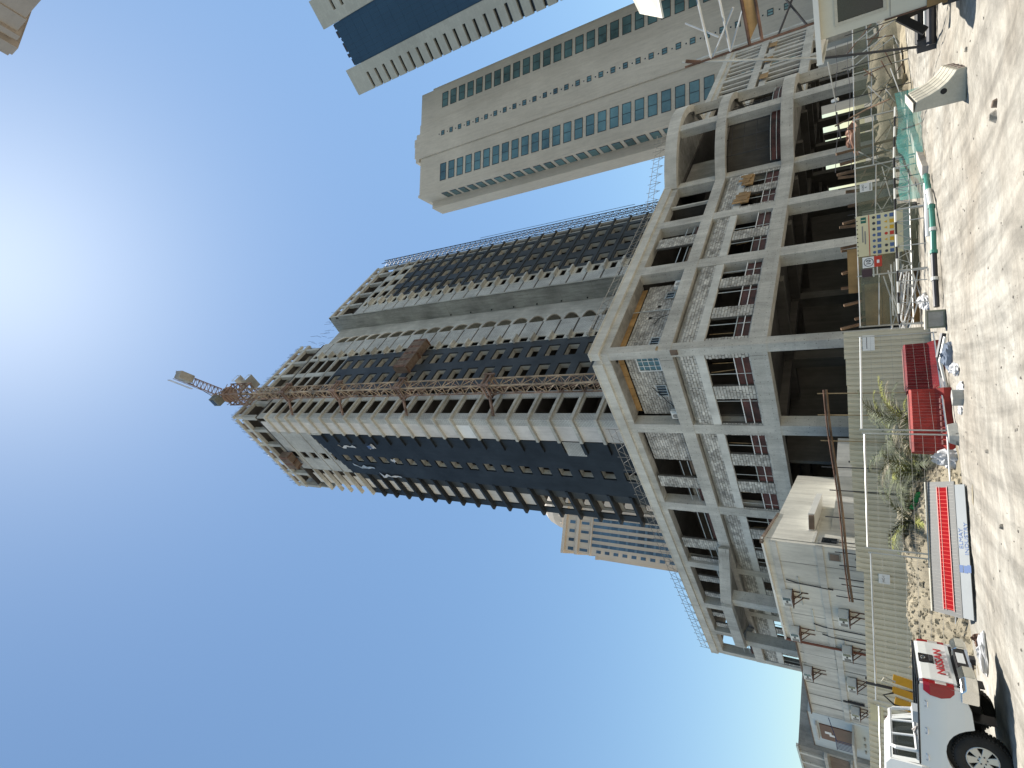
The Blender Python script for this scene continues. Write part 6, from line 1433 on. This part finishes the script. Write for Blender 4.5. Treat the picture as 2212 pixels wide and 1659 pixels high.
# under body and wheels
pbx('chassis', black, .2, 5.0, -.5, .5, .34, .52); MB().tube([(AX, -.75, .38), (AX, .75, .38)], .06, 10).build('axle', steel_dk, pk, local=True); MB().lathe([(0, -.16), (.13, -.08), (.13, .08), (0, .16)], (AX, 0, .36), 'y', 12).build('differential', steel_dk, pk, local=True)
MB().tube([(.15, -.45, .36), (1.9, -.45, .38)], .05, 8).build('exhaust', rust, pk, local=True); pbx('wheel_housing', black, AX-.5, AX+.5, -.78, .78, .55, .86)
MB().lathe([(0, -.3), (.26, -.3), (.29, -.1), (.26, .02), (0, .02)], (.55, 0, .48), 'z', 16)
def wheel(x, s):
    y = s*.80; w_ = MB().lathe([(.215, -.10), (.27, -.118), (.34, -.122), (.372, -.10), (.382, -.05), (.382, .05), (.372, .10), (.34, .122), (.27, .118), (.215, .10)], (x, y, .382), 'y', 44).build('tyre', rubber, pk, local=True, smooth=True)
    tm = MB()
    for k in range(44):
        a = 2*math.pi*k/44
        for yy in (-.075, 0, .075):
            a2 = a+(.07 if yy else 0); c_, s2 = math.cos(a2), math.sin(a2); p = Vector((x+.384*c_, y+yy, .382+.384*s2)); tx = Vector((-s2, 0, c_)); nx_ = Vector((c_, 0, s2))
            tm.hexa([tuple(p+tx*i*.017+Vector((0, j*.028, 0))+nx_*h) for h in (-.01, .008) for i, j in ((-1, -1), (1, -1), (1, 1), (-1, 1))])
    tm.build('tread_blocks', rubber, w_, local=True)
    o = s*.085; rm = MB().lathe([(.218, s*-.1), (.222, s*.105), (.205, s*.11), (.195, s*.085), (.188, s*.04), (.18, s*-.1)], (x, y, .382), 'y', 36).build('rim', alloy, pk, local=True, smooth=True)
    MB().lathe([(0, s*.03), (.19, s*.03), (.19, s*.0), (0, s*.0)], (x, y, .382), 'y', 24).build('brake_disc', black, rm, local=True)
    for k in range(6):
        a = 2*math.pi*k/6+.35; c_, s2 = math.cos(a), math.sin(a); tx = Vector((-s2, 0, c_)); nx_ = Vector((c_, 0, s2)); cc = Vector((x, y, .382)); pts = []
        for h in (s*.055, s*.092):
            for r_, hw_ in ((.05, .040), (.205, .066)):
                for q in (-1, 1): pts.append(tuple(cc+nx_*r_+tx*q*hw_+Vector((0, h-(.0 if r_ < .1 else s*-.008), 0))))
        MB().add(pts, [(0, 1, 3, 2), (4, 6, 7, 5), (0, 4, 5, 1), (2, 3, 7, 6), (0, 2, 6, 4), (1, 5, 7, 3)]).build('spoke', alloy, rm, local=True, bevel=.008)
        MB().lathe([(0, s*.012), (.011, s*.01), (.012, s*0)], cc+nx_*.062+Vector((0, s*.09, 0)), 'y', 8).build('wheel_nut', steel_dk, rm, local=True)
    MB().lathe([(0, s*.10), (.04, s*.098), (.072, s*.088), (.075, s*.05)], (x, y, .382), 'y', 20).build('hub_cap', alloy, rm, local=True)
for x in (AX, FX):
    for s in (1, -1): wheel(x, s)
# cab shell
mb = MB(); iw = W-.22; mb.extr([(1.66, 1.64), (1.80, 1.72), (3.4, 1.755), (3.66, 1.70), (3.6, 1.66), (1.76, 1.62)], lambda x, z: (x, -iw, z), lambda x, z: (x, iw, z)); mb.build('roof', carw, pk, local=True, bevel=.02, smooth=False)
mb = MB()
def rw(y, z): return (1.58+.10*(z-1.19)/.45, y, z)
fr = [(-.80, 1.16), (.80, 1.16), (.70, 1.665), (-.70, 1.665)]; hl_ = [(-.66, 1.25), (.66, 1.25), (.60, 1.60), (-.60, 1.60)]
mb.add([rw(*p) for p in fr]+[rw(*p) for p in hl_]+[(rw(*p)[0]+.04, p[0], p[1]) for p in hl_], [(i, (i+1) % 4, 4+(i+1) % 4, 4+i) for i in range(4)]+[(4+i, 4+(i+1) % 4, 8+(i+1) % 4, 8+i) for i in range(4)]); mb.build('cab_back', carw, pk, local=True)
MB().add([(rw(*p)[0]+.02, p[0], p[1]) for p in hl_]+[(rw(*p)[0]+.026, p[0], p[1]) for p in hl_], [(0, 1, 2, 3), (7, 6, 5, 4), (0, 4, 5, 1), (1, 5, 6, 2), (2, 6, 7, 3), (3, 7, 4, 0)]).build('rear_window', mat('tinted_glass', (.05, .06, .055), rough=.08, spec=.7, var=.1, bump=0, trans=.55), pk, local=True)
pbx('window_seal', black, 1.60, 1.61, -.67, .67, 1.235, 1.25); pbx('cab_lower_back', carw, 1.56, 1.59, -.80, .80, .5, 1.17)
for y in (-.38, .36):
    pbx('seat_back', mat('seat_cloth', (.06, .06, .065)), 2.2, 2.35, y-.24, y+.24, .8, 1.34, bevel=.04); pbx('headrest', MATS['seat_cloth'], 2.21, 2.31, y-.12, y+.12, 1.36, 1.54, bevel=.04)
MB().add([(4.22, -.7, 1.2), (4.22, .7, 1.2), (3.64, .62, 1.68), (3.64, -.62, 1.68)], [(0, 1, 2, 3)]).build('windscreen', MATS['tinted_glass'], pk, local=True)
pbx('dashboard', black, 3.7, 4.2, -.72, .72, .95, 1.14); mb = MB(); mb.extr([(4.2, 1.16), (4.9, 1.07), (5.2, .95), (5.26, .6), (4.2, .6)], lambda x, z: (x, -.84, z), lambda x, z: (x, .84, z)); mb.build('bonnet', carw, pk, local=True, bevel=.02)
pbx('front_bumper', carw, 5.22, 5.38, -.88, .88, .42, .66, bevel=.03)
# roll frame: top hoop behind the rear window, two sloping bars, base rails
MB().tube([(1.42, .70, RL+.02), (1.48, .66, 1.55), (1.50, .60, 1.62), (1.50, -.60, 1.62), (1.48, -.66, 1.55), (1.42, -.70, RL+.02)], .032, 10).build('roll_hoop', steel_w, pk, local=True)
for y in (-.22, .24): MB().tube([(1.49, y, 1.61), (1.40, y+.04, RL+.05)], .02, 8).build('guard_bar', steel_w, pk, local=True)
MB().tube([(1.41, .72, RL+.05), (1.41, -.72, RL+.05)], .024, 8).build('cross_bar', steel_w, pk, local=True); pbx('white_box', paper, 1.15, 1.36, -.4, -.1, RL-.1, RL+.07)
MB().tube([(1.4, .1, RL+.08), (1.3, .15, RL+.02), (1.32, .3, RL+.06), (1.4, .25, RL+.03)], .02, 6).build('rope_bundle', mat('rope', (.4, .36, .33)), pk, local=True)
pbx('fuel_flap_seam', galv, 1.66, 1.68, W-.001, W+.001, .86, 1.03)
print('objects', len(bpy.data.objects))
